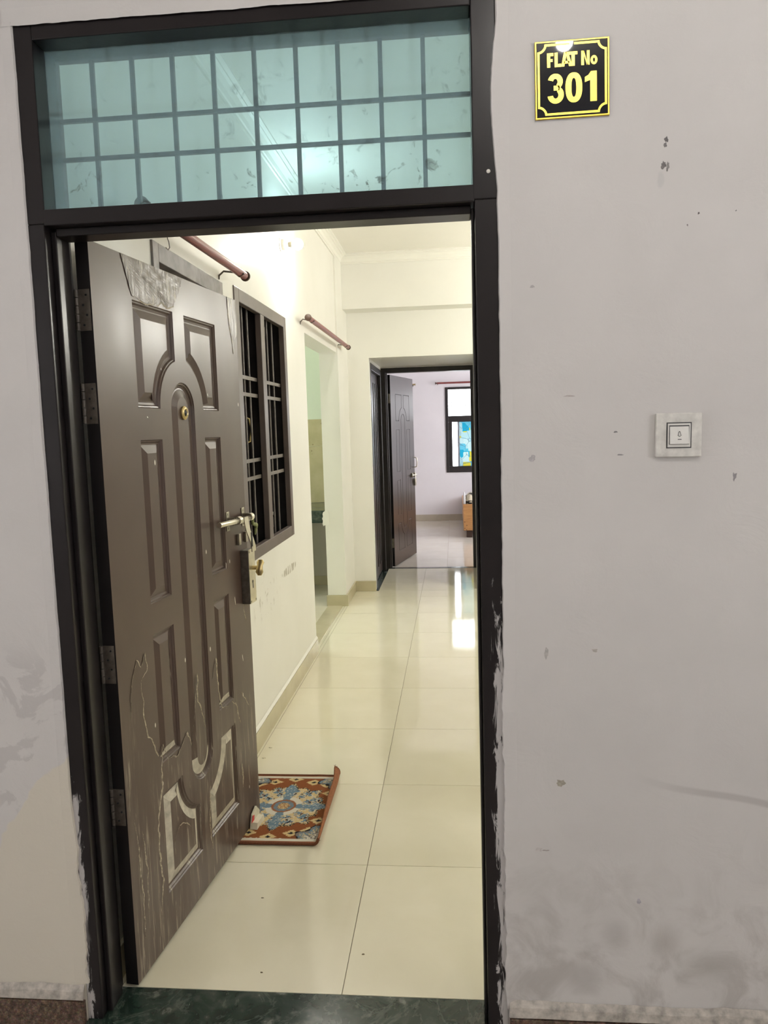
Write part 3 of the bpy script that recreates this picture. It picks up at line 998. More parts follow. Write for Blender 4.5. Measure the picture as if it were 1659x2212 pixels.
# wrinkled foil left at the head of the leaf
def foil_patch(poly, zoff):
    bm = bmesh.new()
    vs = [bm.verts.new((p[0], 0, p[1])) for p in poly]
    bm.faces.new(vs)
    bmesh.ops.triangulate(bm, faces=bm.faces[:])
    for _ in range(4):
        bmesh.ops.subdivide_edges(bm, edges=bm.edges[:], cuts=1, use_grid_fill=True)
    for v in bm.verts:
        v.co.y = -zoff - 0.0012 * (1 + mnoise.noise(Vector((v.co.x * 90, 3, v.co.z * 22))))
    bmesh.ops.recalc_face_normals(bm, faces=bm.faces[:])
    me = bpy.data.meshes.new('protective_foil')
    bm.to_mesh(me); bm.free()
    me.materials.append(M['filmbrown'])
    return link('protective_foil', me, door)


foil_patch([(0.150, 1.9435), (0.188, 1.90), (0.196, 1.842), (0.26, 1.834), (0.345, 1.836), (0.365, 1.855), (0.40, 1.838), (0.445, 1.850), (0.45, 1.89), (0.495, 1.915), (0.505, 1.9435)], 0.0005)
foil_patch([(0.865, 1.9435), (0.872, 1.86), (0.892, 1.80), (0.905, 1.745), (0.918, 1.80), (0.944, 1.82), (0.944, 1.9435)], 0.0005)


def scrap(pts, w, rough=0.35, name='foil_scrap', m='scrap', lift=0.0025):
    """ragged torn edge of foil on the leaf face"""
    fine = []
    for (a, b_) in zip(pts, pts[1:]):
        n = max(2, int(math.dist(a, b_) / 0.006))
        for i in range(n):
            t = i / n
            fine.append((a[0] + (b_[0] - a[0]) * t, a[1] + (b_[1] - a[1]) * t))
    fine.append(pts[-1])
    L, Rr = [], []
    for i, (s, z) in enumerate(fine):
        q = fine[min(i + 1, len(fine) - 1)]; p = fine[max(0, i - 1)]
        d = Vector((q[0] - p[0], q[1] - p[1])).normalized()
        nn = Vector((-d.y, d.x))
        taper = min(1, 4 * min(i + 0.3, len(fine) - 1 - i + 0.3) / len(fine))
        ww = 0.62 * w * taper * max(0.08, 1 + 2.4 * rough * mnoise.noise(Vector((s * 90, z * 90, 1))))
        o = 0.0075 * mnoise.noise(Vector((s * 38, z * 38, 4))) + 0.002 * mnoise.noise(Vector((s * 150, z * 150, 6)))
        L.append((s + nn.x * (ww + o), -lift * (0.4 + 0.6 * abs(mnoise.noise(Vector((s * 60, z * 60, 8))))) - 0.0004, z + nn.y * (ww + o)))
        Rr.append((s - nn.x * (ww - o), -0.0005, z - nn.y * (ww - o)))
    b = MB(); b.strip(L, Rr)
    return b.build(name, M[m], door)


scrap([(0.150, 1.940), (0.188, 1.90), (0.198, 1.845)], 0.004)
scrap([(0.198, 1.845), (0.26, 1.833), (0.345, 1.836), (0.365, 1.852), (0.40, 1.838), (0.445, 1.848), (0.452, 1.89), (0.497, 1.915), (0.505, 1.935)], 0.0035)
scrap([(0.867, 1.935), (0.873, 1.86), (0.893, 1.80), (0.905, 1.75)], 0.003)
scrap([(0.050, 0.72), (0.060, 0.80), (0.097, 0.868), (0.118, 0.845), (0.145, 0.872), (0.150, 0.83), (0.118, 0.80)], 0.0022)
scrap([(0.118, 0.80), (0.117, 0.70), (0.134, 0.638), (0.165, 0.60), (0.185, 0.56), (0.215, 0.585), (0.232, 0.535)], 0.0028)
scrap([(0.205, 0.58), (0.195, 0.46), (0.165, 0.40), (0.155, 0.30), (0.165, 0.20), (0.145, 0.10)], 0.0045, 0.6)
scrap([(0.232, 0.535), (0.30, 0.512), (0.345, 0.545), (0.370, 0.556), (0.395, 0.50)], 0.0035)
scrap([(0.395, 0.50), (0.43, 0.60), (0.462, 0.71), (0.452, 0.62), (0.475, 0.60), (0.50, 0.52)], 0.0030)
scrap([(0.570, 0.66), (0.610, 0.72), (0.618, 0.60), (0.640, 0.535), (0.700, 0.52)], 0.0035)
scrap([(0.720, 0.53), (0.76, 0.51), (0.78, 0.44), (0.80, 0.42)], 0.0028, 0.6)
scrap([(0.815, 0.53), (0.85, 0.49), (0.88, 0.455), (0.90, 0.455)], 0.0022)
scrap([(0.775, 0.23), (0.785, 0.27), (0.795, 0.215), (0.785, 0.18)], 0.0045, 0.7)
scrap([(0.515, 0.32), (0.50, 0.24), (0.495, 0.18), (0.505, 0.10)], 0.003, 0.6)
scrap([(0.245, 0.27), (0.285, 0.30), (0.335, 0.285), (0.355, 0.255)], 0.0025, 0.6)
scrap([(0.035, 0.45), (0.045, 0.33), (0.055, 0.21), (0.05, 0.10)], 0.0025, 0.7)
scrap([(0.070, 0.40), (0.085, 0.27), (0.075, 0.16)], 0.002, 0.7)
scrap([(0.880, 0.845), (0.886, 0.80), (0.896, 0.775)], 0.002)
# white paint drips
for s, z, l in ((0.800, 0.885, 0.030), (0.845, 0.66, 0.026), (0.835, 0.52, 0.018), (0.735, 1.02, 0.022), (0.052, 0.13, 0.006), (0.34, 1.66, 0.005), (0.66, 1.60, 0.008), (0.24, 1.52, 0.006)):
    scrap([(s, z), (s + 0.001, z - l / 2), (s + 0.003, z - l)], 0.0022, 0.1, 'paint_drip', 'white', 0.001)

# peephole
ph = MB()
ph.lathe([(0.021, 0), (0.021, 0.005), (0.017, 0.009), (0.0135, 0.0095), (0.0115, 0.006)], (0.476, 0.002, 1.533), (0, -1, 0), 24)
pho = ph.build('peephole', M['brass'], door, smooth=40)
MB().lathe([(0.0112, 0.0), (0.0105, 0.002), (0.007, 0.0045), (0.002, 0.0055)], (0.476, -0.003, 1.533), (0, -1, 0), 20).build('lens', M['plate'], pho, smooth=40)

# hinges on the knuckle edge
for z in (1.777, 1.550, 0.885, 0.50):
    hb = MB()
    hb.bbox(-0.0022, 0.0, 0.004, 0.034, z - 0.050, z + 0.050, 0.0008)
    for k in range(5):
        za = z - 0.050 + 0.020 * k
        hb.lathe([(0.0052, 0.0008), (0.0052, 0.0192)], (-0.004, 0.0375, za), (0, 0, 1), 12)
    ho = hb.build('hinge', M['hinge'], door, smooth=40)
    for dy, dz in ((0.013, 0.036), (0.022, 0.012), (0.013, -0.012), (0.022, -0.036)):
        MB().lathe([(0.0032, 0), (0.0026, 0.001)], (-0.0022, dy, z + dz), (-1, 0, 0), 10).build('screw', M['black'], ho)

# sliding bolt with hasp arm
bolt = empty('slide_bolt'); bolt.parent = door
zb = 1.160
MB().lathe([(0.0088, 0.0), (0.0092, 0.002), (0.0092, 0.288), (0.006, 0.292)], (0.628, -0.030, zb + 0.004), (1, 0, -0.03), 20).build('rod', M['steel'], bolt, smooth=40)
for s in (0.772, 0.915):
    br = MB()
    br.bbox(s - 0.013, s + 0.013, -0.003, -0.0004, zb - 0.034, zb + 0.034, 0.001)
    br.box(s - 0.010, s - 0.007, -0.030, -0.002, zb - 0.013, zb + 0.013)
    br.box(s + 0.007, s + 0.010, -0.030, -0.002, zb - 0.013, zb + 0.013)
    brk = br.build('bracket', M['aged'], bolt)
    MB().lathe([(0.0135, -0.012), (0.0135, 0.012), (0.0098, 0.012), (0.0098, -0.012)], (s + (0.03 if s < 0.8 else 0.0), -0.030, zb), (1, 0, 0), 20).build('sleeve', M['steel'], bolt, smooth=40)
    for dz in (-0.025, 0.025):
        MB().lathe([(0.0045, 0), (0.0035, 0.0018)], (s, -0.003, zb + dz), (0, -1, 0), 10).build('screw', M['aged'], bolt)
hs = MB()
arm = [(0.838, -0.044, zb + 0.008), (0.842, -0.045, zb - 0.020), (0.850, -0.047, zb - 0.045), (0.872, -0.048, zb - 0.075), (0.893, -0.047, zb - 0.105), (0.897, -0.046, zb - 0.125)]
hs.strip([(p[0] - 0.019, p[1], p[2]) for p in arm], [(p[0] + 0.019, p[1], p[2]) for p in arm])
hs.strip([(p[0] - 0.019, p[1] + 0.003, p[2]) for p in arm], [(p[0] + 0.019, p[1] + 0.003, p[2]) for p in arm])
hs.strip([(p[0] - 0.019, p[1], p[2]) for p in arm], [(p[0] - 0.019, p[1] + 0.003, p[2]) for p in arm])
hs.strip([(p[0] + 0.019, p[1], p[2]) for p in arm], [(p[0] + 0.019, p[1] + 0.003, p[2]) for p in arm])
hs.build('hasp_arm', M['steel'], bolt)
MB().bbox(0.869, 0.879, -0.0495, -0.0475, zb - 0.104, zb - 0.052, 0.0005).build('hasp_slot', M['black'], bolt)
kp = MB(); kp.bbox(0.848, 0.868, -0.010, -0.0004, 1.064, 1.104, 0.001).bbox(0.916, 0.934, -0.010, -0.0004, 1.066, 1.104, 0.001)
kp.build('staple_plate', M['aged'], bolt)

# rim lock
lock = empty('rim_lock'); lock.parent = door
MB().bbox(0.872, 0.932, -0.030, -0.0004, 0.842, 1.040, 0.001).build('case', M['hinge'], lock)
MB().bbox(0.873, 0.934, -0.033, -0.030, 0.842, 1.042, 0.001).build('face_plate', M['steel'], lock)
kn = MB()
kn.lathe([(0.008, 0), (0.008, 0.022), (0.010, 0.026)], (0.905, -0.033, 0.972), (0, -1, 0), 16)
kn.tube([(0.897, -0.062, 0.945), (0.897, -0.062, 0.957), (0.898, -0.062, 0.968), (0.905, -0.062, 0.980), (0.912, -0.062, 0.990), (0.915, -0.062, 1.000)], [0.008, 0.015, 0.013, 0.011, 0.015, 0.009], 16, flat=0.5)
kn.build('thumb_turn', M['brass'], lock, smooth=50)
kh = MB(); kh.lathe([(0.006, 0), (0.006, 0.0006)], (0.902, -0.0331, 0.921), (0, -1, 0), 12).box(0.899, 0.905, -0.0337, -0.0331, 0.897, 0.920)
kh.build('keyhole', M['black'], lock)
for s, z in ((0.880, 1.033), (0.926, 1.033), (0.880, 0.850), (0.926, 0.850)):
    MB().lathe([(0.004, 0), (0.003, 0.0015)], (s, -0.033, z), (0, -1, 0), 10).build('screw', M['aged'], lock)

# ------------------------------------------------------------------ bathroom door in the left wall
d2 = struct(empty('door_2'), 'bathroom door with a worn grey-brown frame behind the open leaf')
MB().bbox(XO, XW + 0.008, D0, D0 + 0.050, 0, DT, 0.002).build('jamb', M['worn_trim'], d2)
MB().bbox(XO, XW + 0.008, D1 - 0.050, D1, 0, DT, 0.002).build('jamb', M['worn_trim'], d2)
MB().bbox(XO, XW + 0.008, D0 + 0.05, D1 - 0.05, DT - 0.060, DT, 0.002).build('head', M['worn_trim'], d2)
MB().bbox(XO + 0.03, XO + 0.10, D0 + 0.05, D1 - 0.05, DT - 0.085, DT - 0.060, 0.002).build('door_stop', M['window_trim'], d2)
MB().bbox(XO + 0.02, XO + 0.055, D0 + 0.052, D1 - 0.052, 0.01, DT - 0.062, 0.002).build('slab', M['leaf'], d2)

# ------------------------------------------------------------------ barred window in the left wall
w2 = struct(empty('window_2'), 'barred two-light window with taupe frame in the hall wall')
fx0, fx1 = -0.646, XW + 0.006
FW = 0.072
MB().bbox(fx0, fx1, W0, W0 + FW, WB, WT, 0.003).build('frame_side', M['window_trim'], w2)
MB().bbox(fx0, fx1, W1 - FW + 0.012, W1, WB, WT, 0.003).build('frame_side', M['window_trim'], w2)
MB().bbox(fx0, fx1, W0 + FW, W1 - FW + 0.012, WT - 0.060, WT, 0.003).build('frame_head', M['window_trim'], w2)
MB().bbox(fx0, fx1, W0 + FW, W1 - FW + 0.012, WB, WB + 0.058, 0.003).build('frame_sill', M['window_trim'], w2)
MY = 2.115
for (a0_, a1_, c0_, c1_) in ((W0, W0 + 0.006, WB, WT), (W1 - 0.006, W1, WB, WT), (W0 + 0.006, W1 - 0.006, WT - 0.006, WT), (W0 + 0.006, W1 - 0.006, WB, WB + 0.006), (MY - 0.012, MY + 0.012, WB + 0.006, WT - 0.006)):
    MB().box(-0.764, -0.646, a0_, a1_, c0_, c1_).build('shade_lining', M['dark_trim'], w2)  # dark sheets added over the reveals to stand in for shade
MB().bbox(fx0, fx1, MY - 0.038, MY + 0.038, WB + 0.058, WT - 0.060, 0.003).build('mullion', M['window_trim'], w2)
SB = -0.732
lights = ((W0 + FW, MY - 0.038), (MY + 0.038, W1 - FW + 0.012))
zlo, zhi = WB + 0.058, WT - 0.060
for li, (ya, yb) in enumerate(lights):
    # inner bead
    for z in (1.737, 1.658, 1.343, 1.258):
        MB().bbox(-0.656, -0.650, ya - 0.01, yb + 0.01, z - 0.009, z + 0.009, 0.001).build('cross_bar', M['iron'], w2)
    for k in range(3):
        y = ya + (yb - ya) * (k + 1) / 4
        MB().tube([(-0.662, y, zlo - 0.01), (-0.662, y, zhi + 0.01)], 0.0055, 8).build('upright_bar', M['iron'], w2, smooth=50)
    # sash behind the bars
    s = empty('sash'); s.parent = w2
    sx0, sx1 = -0.735, -0.712
    MB().bbox(sx0, sx1, ya, ya + 0.025, zlo, zhi, 0.002).build('stile', M['dark_trim'], s)
    MB().bbox(sx0, sx1, yb - 0.025, yb, zlo, zhi, 0.002).build('stile', M['dark_trim'], s)
    MB().bbox(sx0, sx1, ya + 0.025, yb - 0.025, zlo, zlo + 0.055, 0.002).build('rail', M['dark_trim'], s)
    MB().bbox(sx0, sx1, ya + 0.025, yb - 0.025, zhi - 0.055, zhi, 0.002).build('rail', M['dark_trim'], s)
    MB().box(-0.726, -0.722, ya + 0.025, yb - 0.025, zlo + 0.055, zhi - 0.055).build('pane', M['darkglass'], s)
    if li == 0:
        yh = yb - 0.05
        MB().tube([(SB + 0.02, yh, 1.425), (SB + 0.045, yh + 0.006, 1.435), (SB + 0.055, yh + 0.008, 1.49), (SB + 0.045, yh + 0.006, 1.545), (SB + 0.02, yh, 1.555)], 0.006, 10).build('handle', M['brass'], s, smooth=50)
    MB().tube([(SB + 0.03, ya + 0.17, zhi - 0.075), (SB + 0.035, ya + 0.172, zhi - 0.10), (SB + 0.03, ya + 0.168, zhi - 0.125)], 0.004, 8).build('latch', M['steel'], s, smooth=50)
    MB().lathe([(0.009, 0), (0.009, 0.01)], (SB + 0.026, yb - 0.10, zlo + 0.085), (1, 0, 0), 10).build('stud', M['white'], s)
rag = MB(); rag.tube([(-0.650, 1.80, 1.075), (-0.640, 1.83, 1.07), (-0.645, 1.855, 1.045), (-0.638, 1.885, 1.035), (-0.645, 1.905, 1.015), (-0.648, 1.90, 0.985)], [0.006, 0.010, 0.008, 0.011, 0.009, 0.004], 8)
tag(rag.build('rag_tie', plain('olive_rag', (0.20, 0.22, 0.10), 0.9, var=0.4, scale=80), smooth=60), 'knotted olive rag tied round the window bars beside the bolt', 'rag')

# ------------------------------------------------------------------ curtain rods
def bracket(b, wall, tip, r=0.004):
    w, t = Vector(wall), Vector(tip)
    d = t - w
    b.tube([w + Vector((0, 0, -0.025)), w + Vector((0.002, 0, -0.01)), w + d * 0.25 + Vector((0, 0, 0.006)), w + d * 0.75, t + Vector((0.0, 0, -0.018)), t + d.normalized() * 0.02 + Vector((0, 0, -0.006))], r, 8)


def curtain_rod(name, p0, p1, wall_ax, wall_v, r, label, brs, mat=None, group='curtain rods'):
    root = empty(name, p0)
    p0v, p1v = Vector(p0), Vector(p1)
    d = p1v - p0v
    mat = mat or M['rod']
    MB().tube([(0, 0, 0), d], r, 16).build('rod', mat, root, smooth=50)
    for end, sg in ((Vector((0, 0, 0)), -1), (d, 1)):
        ax = d.normalized() * sg
        MB().lathe([(r * 0.7, -0.002), (r * 0.7, 0.010), (r * 1.25, 0.012), (r * 1.3, 0.020), (r * 0.9, 0.024)], end, ax, 16).build('finial', M['dark_wood'] if mat is M['rod'] else mat, root, smooth=40)
    for t in brs:
        p = p0v + d * t
        w = Vector(p); w[wall_ax] = wall_v
        b = MB()
        bracket(b, w - p0v, p - p0v)
        b.build('bracket', M['hinge'], root, smooth=60)
    return tag(root, label, 'curtain rod', group)


curtain_rod('curtain_rod', (-0.535, 0.45, 2.124), (-0.535, 1.500, 2.130), 0, XW, 0.0165, 'thick maroon curtain rod above the bathroom door frame', (0.06, 0.93))
curtain_rod('curtain_rod', (-0.550, 3.03, 2.165), (-0.550, 4.80, 2.165), 0, XW, 0.0165, 'maroon curtain rod over the kitchen opening', (0.05, 0.90))
curtain_rod('curtain_rod', (0.065, YF - 0.08, 2.148), (1.40, YF - 0.08, 2.148), 1, YF, 0.014, 'red-brown curtain rod above the bedroom window', (0.01, 0.95))
curtain_rod('curtain_rod', (-1.50, YF - 0.08, 2.140), (-0.285, YF - 0.08, 2.140), 1, YF, 0.012, 'brassy curtain rod tip showing past the bedroom door leaf', (0.05, 0.985), M['brass'])

hk = MB(); hk.tube([(-0.60, 0.800, 2.20), (-0.60, 0.800, 2.118), (-0.596, 0.797, 2.110), (-0.60, 0.815, 2.094), (-0.60, 0.800, 2.083), (-0.60, 0.780, 2.086)], 0.0016, 6)
hk.tube([(-0.622, 0.802, 2.20), (-0.60, 0.800, 2.20)], 0.0016, 6)
tag(hk.build('wire_hook', M['iron'], smooth=50), 'thin bent wire hook hanging over the bathroom door frame', 'hook')

# ------------------------------------------------------------------ lamps
def bulb_lamp(name, base, ax, drop, label, strength, col=(1.0, 0.975, 0.89)):
    """round ceramic holder on a wall or ceiling with a bulb screwed in"""
    root = empty(name, base)
    a = Vector(ax).normalized()
    d = (a + Vector(drop)).normalized()
    MB().lathe([(0.040, 0.0), (0.040, 0.006), (0.034, 0.010)], (0, 0, 0), a, 24).build('back_plate', M['white'], root, smooth=40)
    MB().lathe([(0.031, 0.0), (0.031, 0.022), (0.026, 0.036), (0.016, 0.040)], a * 0.008, d, 24).build('holder', M['white'], root, smooth=40)
    MB().lathe([(0.013, 0.0), (0.014, 0.012), (0.022, 0.024)], a * 0.008 + d * 0.040, d, 20).build('collar', M['aged'], root, smooth=40)
    o = a * 0.008 + d * 0.062
    prof = [(0.018, 0.0)] + [(0.031 * math.sin(math.radians(t)), 0.030 - 0.031 * math.cos(math.radians(t))) for t in range(40, 180, 20)] + [(0.002, 0.061)]
    MB().lathe(prof, o, d, 14).build('bulb', emit_mat('bulb_glow', col, strength), root, smooth=80)
    return tag(root, label, 'lamp')


bulb_lamp('wall_lamp', (XW, 2.640, 2.515), (1, 0, 0), (0, -0.1, -0.05), 'lit bulb in a round white holder above the barred window', BULB_HALL)
bulb_lamp('wall_lamp', (XR, 4.20, 2.40), (-1, 0, 0), (0, 0, -0.05), 'assumed unseen lit bulb in a holder on the hall wall facing the window', ASSUMED_BULB_HALL)  # unseen bulb, assumed for the bolt's shadow and to brighten the hall
tl = empty('added_tube_light', (XR, 1.15, 2.12))
MB().bbox(-0.030, 0.0, -0.62, 0.62, -0.030, 0.030, 0.004).build('batten', M['white'], tl)
for e_ in (-0.61, 0.585):
    MB().bbox(-0.062, -0.028, e_, e_ + 0.025, -0.018, 0.018, 0.003).build('end_holder', M['white'], tl)
MB().tube([(-0.048, -0.585, 0), (-0.048, 0.585, 0)], 0.013, 10).build('tube', emit_mat('added_tube_glow', (1.0, 0.975, 0.92), ADDED_TUBE_HALL), tl, smooth=60)
tag(tl, 'added unseen lit white tube light on the hall wall facing the bathroom door', 'lamp')  # added out of view to put highlights on the leaf's panel bevels
bulb_lamp('assumed_ceiling_lamp', (0.78, -1.50, 3.05), (0, 0, -1), (0, 0, 0), 'assumed unseen lit bulb under the corridor ceiling', ASSUMED_BULB_CORRIDOR, (1.0, 0.975, 0.93))  # unseen source, assumed from the plate highlight and the switch shadow

# ------------------------------------------------------------------ passage side door and bedroom door
d3 = struct(empty('door_3'), 'dark closed door in the side of the passage')
sx = PX0 + 0.004
MB().bbox(sx - 0.10, sx, 5.272, 5.340, 0.002, 2.072, 0.003).build('jamb', M['dark_trim'], d3)
MB().bbox(sx - 0.10, sx, 6.20, 6.268, 0.002, 2.072, 0.003).build('jamb', M['dark_trim'], d3)
MB().bbox(sx - 0.10, sx, 5.340, 6.20, 2.012, 2.072, 0.003).build('head', M['dark_trim'], d3)
MB().bbox(sx - 0.075, sx - 0.035, 5.342, 6.198, 0.01, 2.010, 0.003).build('slab', M['leaf2'], d3)
for k in range(5):
    y = 5.42 + 0.17 * k
    MB().bbox(sx - 0.036, sx - 0.028, y, y + 0.02, 0.12, 1.92, 0.002).build('rib', M['dark_trim'], d3)

fr2 = struct(empty('trim_bedroom_frame'), 'dark brown door frame at the end of the passage')
MB().bbox(-0.440, -0.372, YD - 0.004, YD + 0.10, 0.003, 2.093, 0.003).build('jamb', M['dark_trim'], fr2)
MB().bbox(0.508, PX1, YD - 0.004, YD + 0.10, 0.003, 2.093, 0.003).build('jamb', M['dark_trim'], fr2)
MB().bbox(-0.372, 0.508, YD - 0.004, YD + 0.10, 2.045, 2.093, 0.003).build('head', M['dark_trim'], fr2)
MB().bbox(-0.372, -0.358, YD + 0.01, YD + 0.055, 0.003, 2.045, 0.003).build('door_stop', M['dark_trim'], fr2)
MB().bbox(0.496, 0.508, YD + 0.01, YD + 0.055, 0.003, 2.045, 0.003).build('door_stop', M['dark_trim'], fr2)

d4 = struct(empty('door_4', (-0.335, 6.395, 0.008), math.radians(78)), 'open dark brown bedroom door leaf with grooved panels')
build_leaf(d4, 0.905, 2.025, 0.035, (M['leaf2'], M['groove']), None, moulded=False)
for z in (1.78, 0.25):
    hb = MB(); hb.bbox(-0.002, 0.0, 0.004, 0.034, z - 0.05, z + 0.05, 0.0008)
    hb.lathe([(0.006, 0), (0.006, 0.10)], (-0.005, 0.037, z - 0.05), (0, 0, 1), 10)
    hb.build('hinge', M['aged'], d4, smooth=40)
MB().tube([(0.875, -0.002, 1.01), (0.872, -0.035, 1.02), (0.872, -0.042, 1.07), (0.872, -0.035, 1.12), (0.875, -0.002, 1.13)], 0.006, 10).build('pull_handle', M['steel'], d4, smooth=50)
bo = MB(); bo.tube([(0.70, -0.025, 0.925), (0.90, -0.025, 0.925)], 0.007, 12)
bo.bbox(0.75, 0.77, -0.02, -0.0004, 0.90, 0.95, 0.001).bbox(0.86, 0.88, -0.02, -0.0004, 0.90, 0.95, 0.001).bbox(0.795, 0.83, -0.036, -0.032, 0.84, 0.93, 0.001)
bo.build('slide_bolt', M['steel'], d4, smooth=40)
bl = MB(); bl.bbox(0.85, 0.90, -0.022, -0.0004, 0.80, 0.88, 0.002)
bl.build('lock', M['aged'], d4)

# ------------------------------------------------------------------ bedroom window
w3 = struct(empty('window_3'), 'dark framed bedroom window with coloured stained-glass film')
wy0, wy1 = YF - 0.015, YF + 0.10
MB().bbox(BW0, BW0 + 0.045, wy0, wy1, BWB, BWT, 0.003).build('frame_side', M['dark_trim'], w3)
MB().bbox(BW1 - 0.045, BW1, wy0, wy1, BWB, BWT, 0.003).build('frame_side', M['dark_trim'], w3)
MB().bbox(BW0 + 0.045, BW1 - 0.045, wy0, wy1, BWT - 0.036, BWT, 0.003).build('frame_head', M['dark_trim'], w3)
MB().bbox(BW0 + 0.045, BW1 - 0.045, wy0, wy1, 1.545, 1.640, 0.003).build('transom', M['dark_trim'], w3)
MB().bbox(BW0 + 0.045, BW1 - 0.045, wy0, wy1, BWB, BWB + 0.095, 0.003).build('frame_sill', M['dark_trim'], w3)
MB().box(BW0 + 0.045, BW1 - 0.045, YF + 0.03, YF + 0.034, 1.640, BWT - 0.036).build('pane', M['clearglass'], w3)
for k in range(8):
    x = BW0 + 0.10 + 0.107 * k
    MB().box(x - 0.003, x + 0.003, YF + 0.06, YF + 0.066, 1.64, BWT - 0.036).build('grille_bar', M['iron'], w3)
for z in (1.80, 1.85):
    MB().box(BW0 + 0.045, BW1 - 0.045, YF + 0.066, YF + 0.072, z - 0.003, z + 0.003).build('grille_bar', M['iron'], w3)
MB().bbox(BW0 + 0.045, BW0 + 0.10, wy0 + 0.03, wy1 - 0.02, BWB + 0.095, 1.545, 0.003).build('sash_stile', M['dark_trim'], w3)
MB().bbox(0.372, 0.402, YF + 0.005, YF + 0.03, BWB + 0.095, 1.545, 0.003).build('sash_stile', plain('grey_stile', (0.22, 0.24, 0.27), 0.4), w3)
MB().box(0.402, BW1 - 0.045, YF + 0.015, YF + 0.018, BWB + 0.095, 1.545).build('film_pane', M['film'], w3)
MB().box(0.29, 0.372, YF + 0.03, YF + 0.033, BWB + 0.095, 1.545).build('pane', M['clearglass'], w3)

# ------------------------------------------------------------------ kitchen counter
kc = empty('kitchen_counter', (-1.4, 5.1, 0))
ct = MB(); ct.bbox(-1.5, XO + 1.4 - 0.001, -0.355, 0.388, 0.765, 0.797, 0.003)
ct.build('worktop', M['marble'], kc)
MB().bbox(-1.5, XO + 1.4 - 0.001, -0.352, -0.325, 0.690, 0.765, 0.002).build('apron', M['marble'], kc)
for x in (-1.2, -0.4):
    MB().bbox(x - 0.05, x + 0.05, -0.30, 0.385, 0.002, 0.765, 0.002).build('support', M['kitchen_low'], kc)
tag(kc, 'dark green veined marble kitchen counter seen through the opening', 'counter')

b = MB()
ring = []
for k in range(22):
    a = 2 * math.pi * k / 22
    r = 1 + 0.5 * mnoise.noise(Vector((math.cos(a) * 2.2, math.sin(a) * 2.2, 5)))
    ring.append((-0.757 + 0.030 * r * math.cos(a), 0.745 + 0.065 * r * math.sin(a)))
b.prism(ring, 'y', K1 - 0.004, K1 + 0.001)
b.build('plaster_patch', M['cornice'], wall_left)

# ------------------------------------------------------------------ bed, blanket, sheet
bed = empty('bed', (1.15, 8.52, 0))
MB().bbox(-0.728, 0.80, 0.0, 0.030, 0.095, 0.447, 0.004).build('end_board', M['wood'], bed)
MB().bbox(-0.728, -0.698, 0.030, 1.88, 0.12, 0.40, 0.004).build('side_rail', M['wood'], bed)
MB().bbox(0.770, 0.80, 0.030, 1.88, 0.12, 0.40, 0.004).build('side_rail', M['wood'], bed)
MB().bbox(-0.698, 0.77, 0.030, 1.88, 0.34, 0.40, 0.004).build('slat_base', M['dark_wood'], bed)
for x, y in ((-0.690, 0.02), (-0.690, 1.80), (0.70, 0.02), (0.70, 1.80)):
    MB().bbox(x, x + 0.075, y, y + 0.075, 0.0, 0.125, 0.004).build('leg', M['dark_wood'], bed)
for x, z in ((-0.712, 0.21), (-0.685, 0.165), (-0.712, 0.125), (-0.69, 0.105)):
    MB().lathe([(0.006, 0), (0.006, 0.0006)], (x, -0.0004, z), (0, -1, 0), 10).build('screw_hole', M['dark_wood'], bed)
tag(bed, 'orange-brown wooden bed end beyond the bedroom doorway', 'bed')


def cushion_mesh(name, x0, x1, y0, y1, z0, z1, colf, ridges, mat):
    NX, NY = 44, 26
    vs, fs, cols = [], [], []
    for j in range(NY + 1):
        for i in range(NX + 1):
            u, v = i / NX, j / NY
            e = min(1, 7 * min(u, 1 - u)) ** 0.5 * min(1, 7 * min(v, 1 - v)) ** 0.5
            h = (z1 - z0) * (0.35 + 0.65 * e) * (0.82 + 0.18 * abs(math.sin(math.pi * u * ridges)))
            vs.append((x0 + (x1 - x0) * u, y0 + (y1 - y0) * v - 0.02 * math.sin(math.pi * u * ridges) * (v < 0.2), z0 + h))
            cols.append(colf(u, v, h / (z1 - z0)))
    for j in range(NY):
        for i in range(NX):
            a = j * (NX + 1) + i
            fs.append((a, a + 1, a + NX + 2, a + NX + 1))
    n = len(vs)
    ring = [i for i in range(NX + 1)] + [j * (NX + 1) + NX for j in range(1, NY + 1)] + [NY * (NX + 1) + i for i in range(NX - 1, -1, -1)] + [j * (NX + 1) for j in range(NY - 1, 0, -1)]
    m0 = 6
    prev = ring
    for k in range(1, m0 + 1):
        cur = []
        for r in ring:
            x, y, z = vs[r]
            zz = z + (z0 - z) * k / m0
            cur.append(len(vs)); vs.append((x, y - 0.008 * math.sin(math.pi * k / m0) * (1 if y < (y0 + y1) / 2 else -1), zz)); cols.append(colf((x - x0) / (x1 - x0), (zz - z0) / (z1 - z0), -1))
        for i in range(len(ring)):
            j = (i + 1) % len(ring)
            fs.append((prev[i], cur[i], cur[j], prev[j]))
        prev = cur
    me = bpy.data.meshes.new(name)
    me.from_pydata(vs, [], fs)
    ca = me.color_attributes.new('col', 'FLOAT_COLOR', 'POINT')
    for i, c in enumerate(cols):
        ca.data[i].color = (*c, 1)
    me.materials.append(mat)
    me.polygons.foreach_set('use_smooth', [True] * len(me.polygons))
    me.update()
    return link(name, me)


def blanket_col(u, v, h):
    a = math.sin(u * 46) * 0.5 + math.sin(v * 9 + u * 17) * 0.6
    if h < 0 and v < 0.42:
        return (0.55, 0.48, 0.34) if math.sin(u * 60) * math.sin(v * 26) > 0.45 else (0.02, 0.02, 0.022)
    return (0.60, 0.54, 0.40) if a > -0.15 else (0.04, 0.035, 0.035)


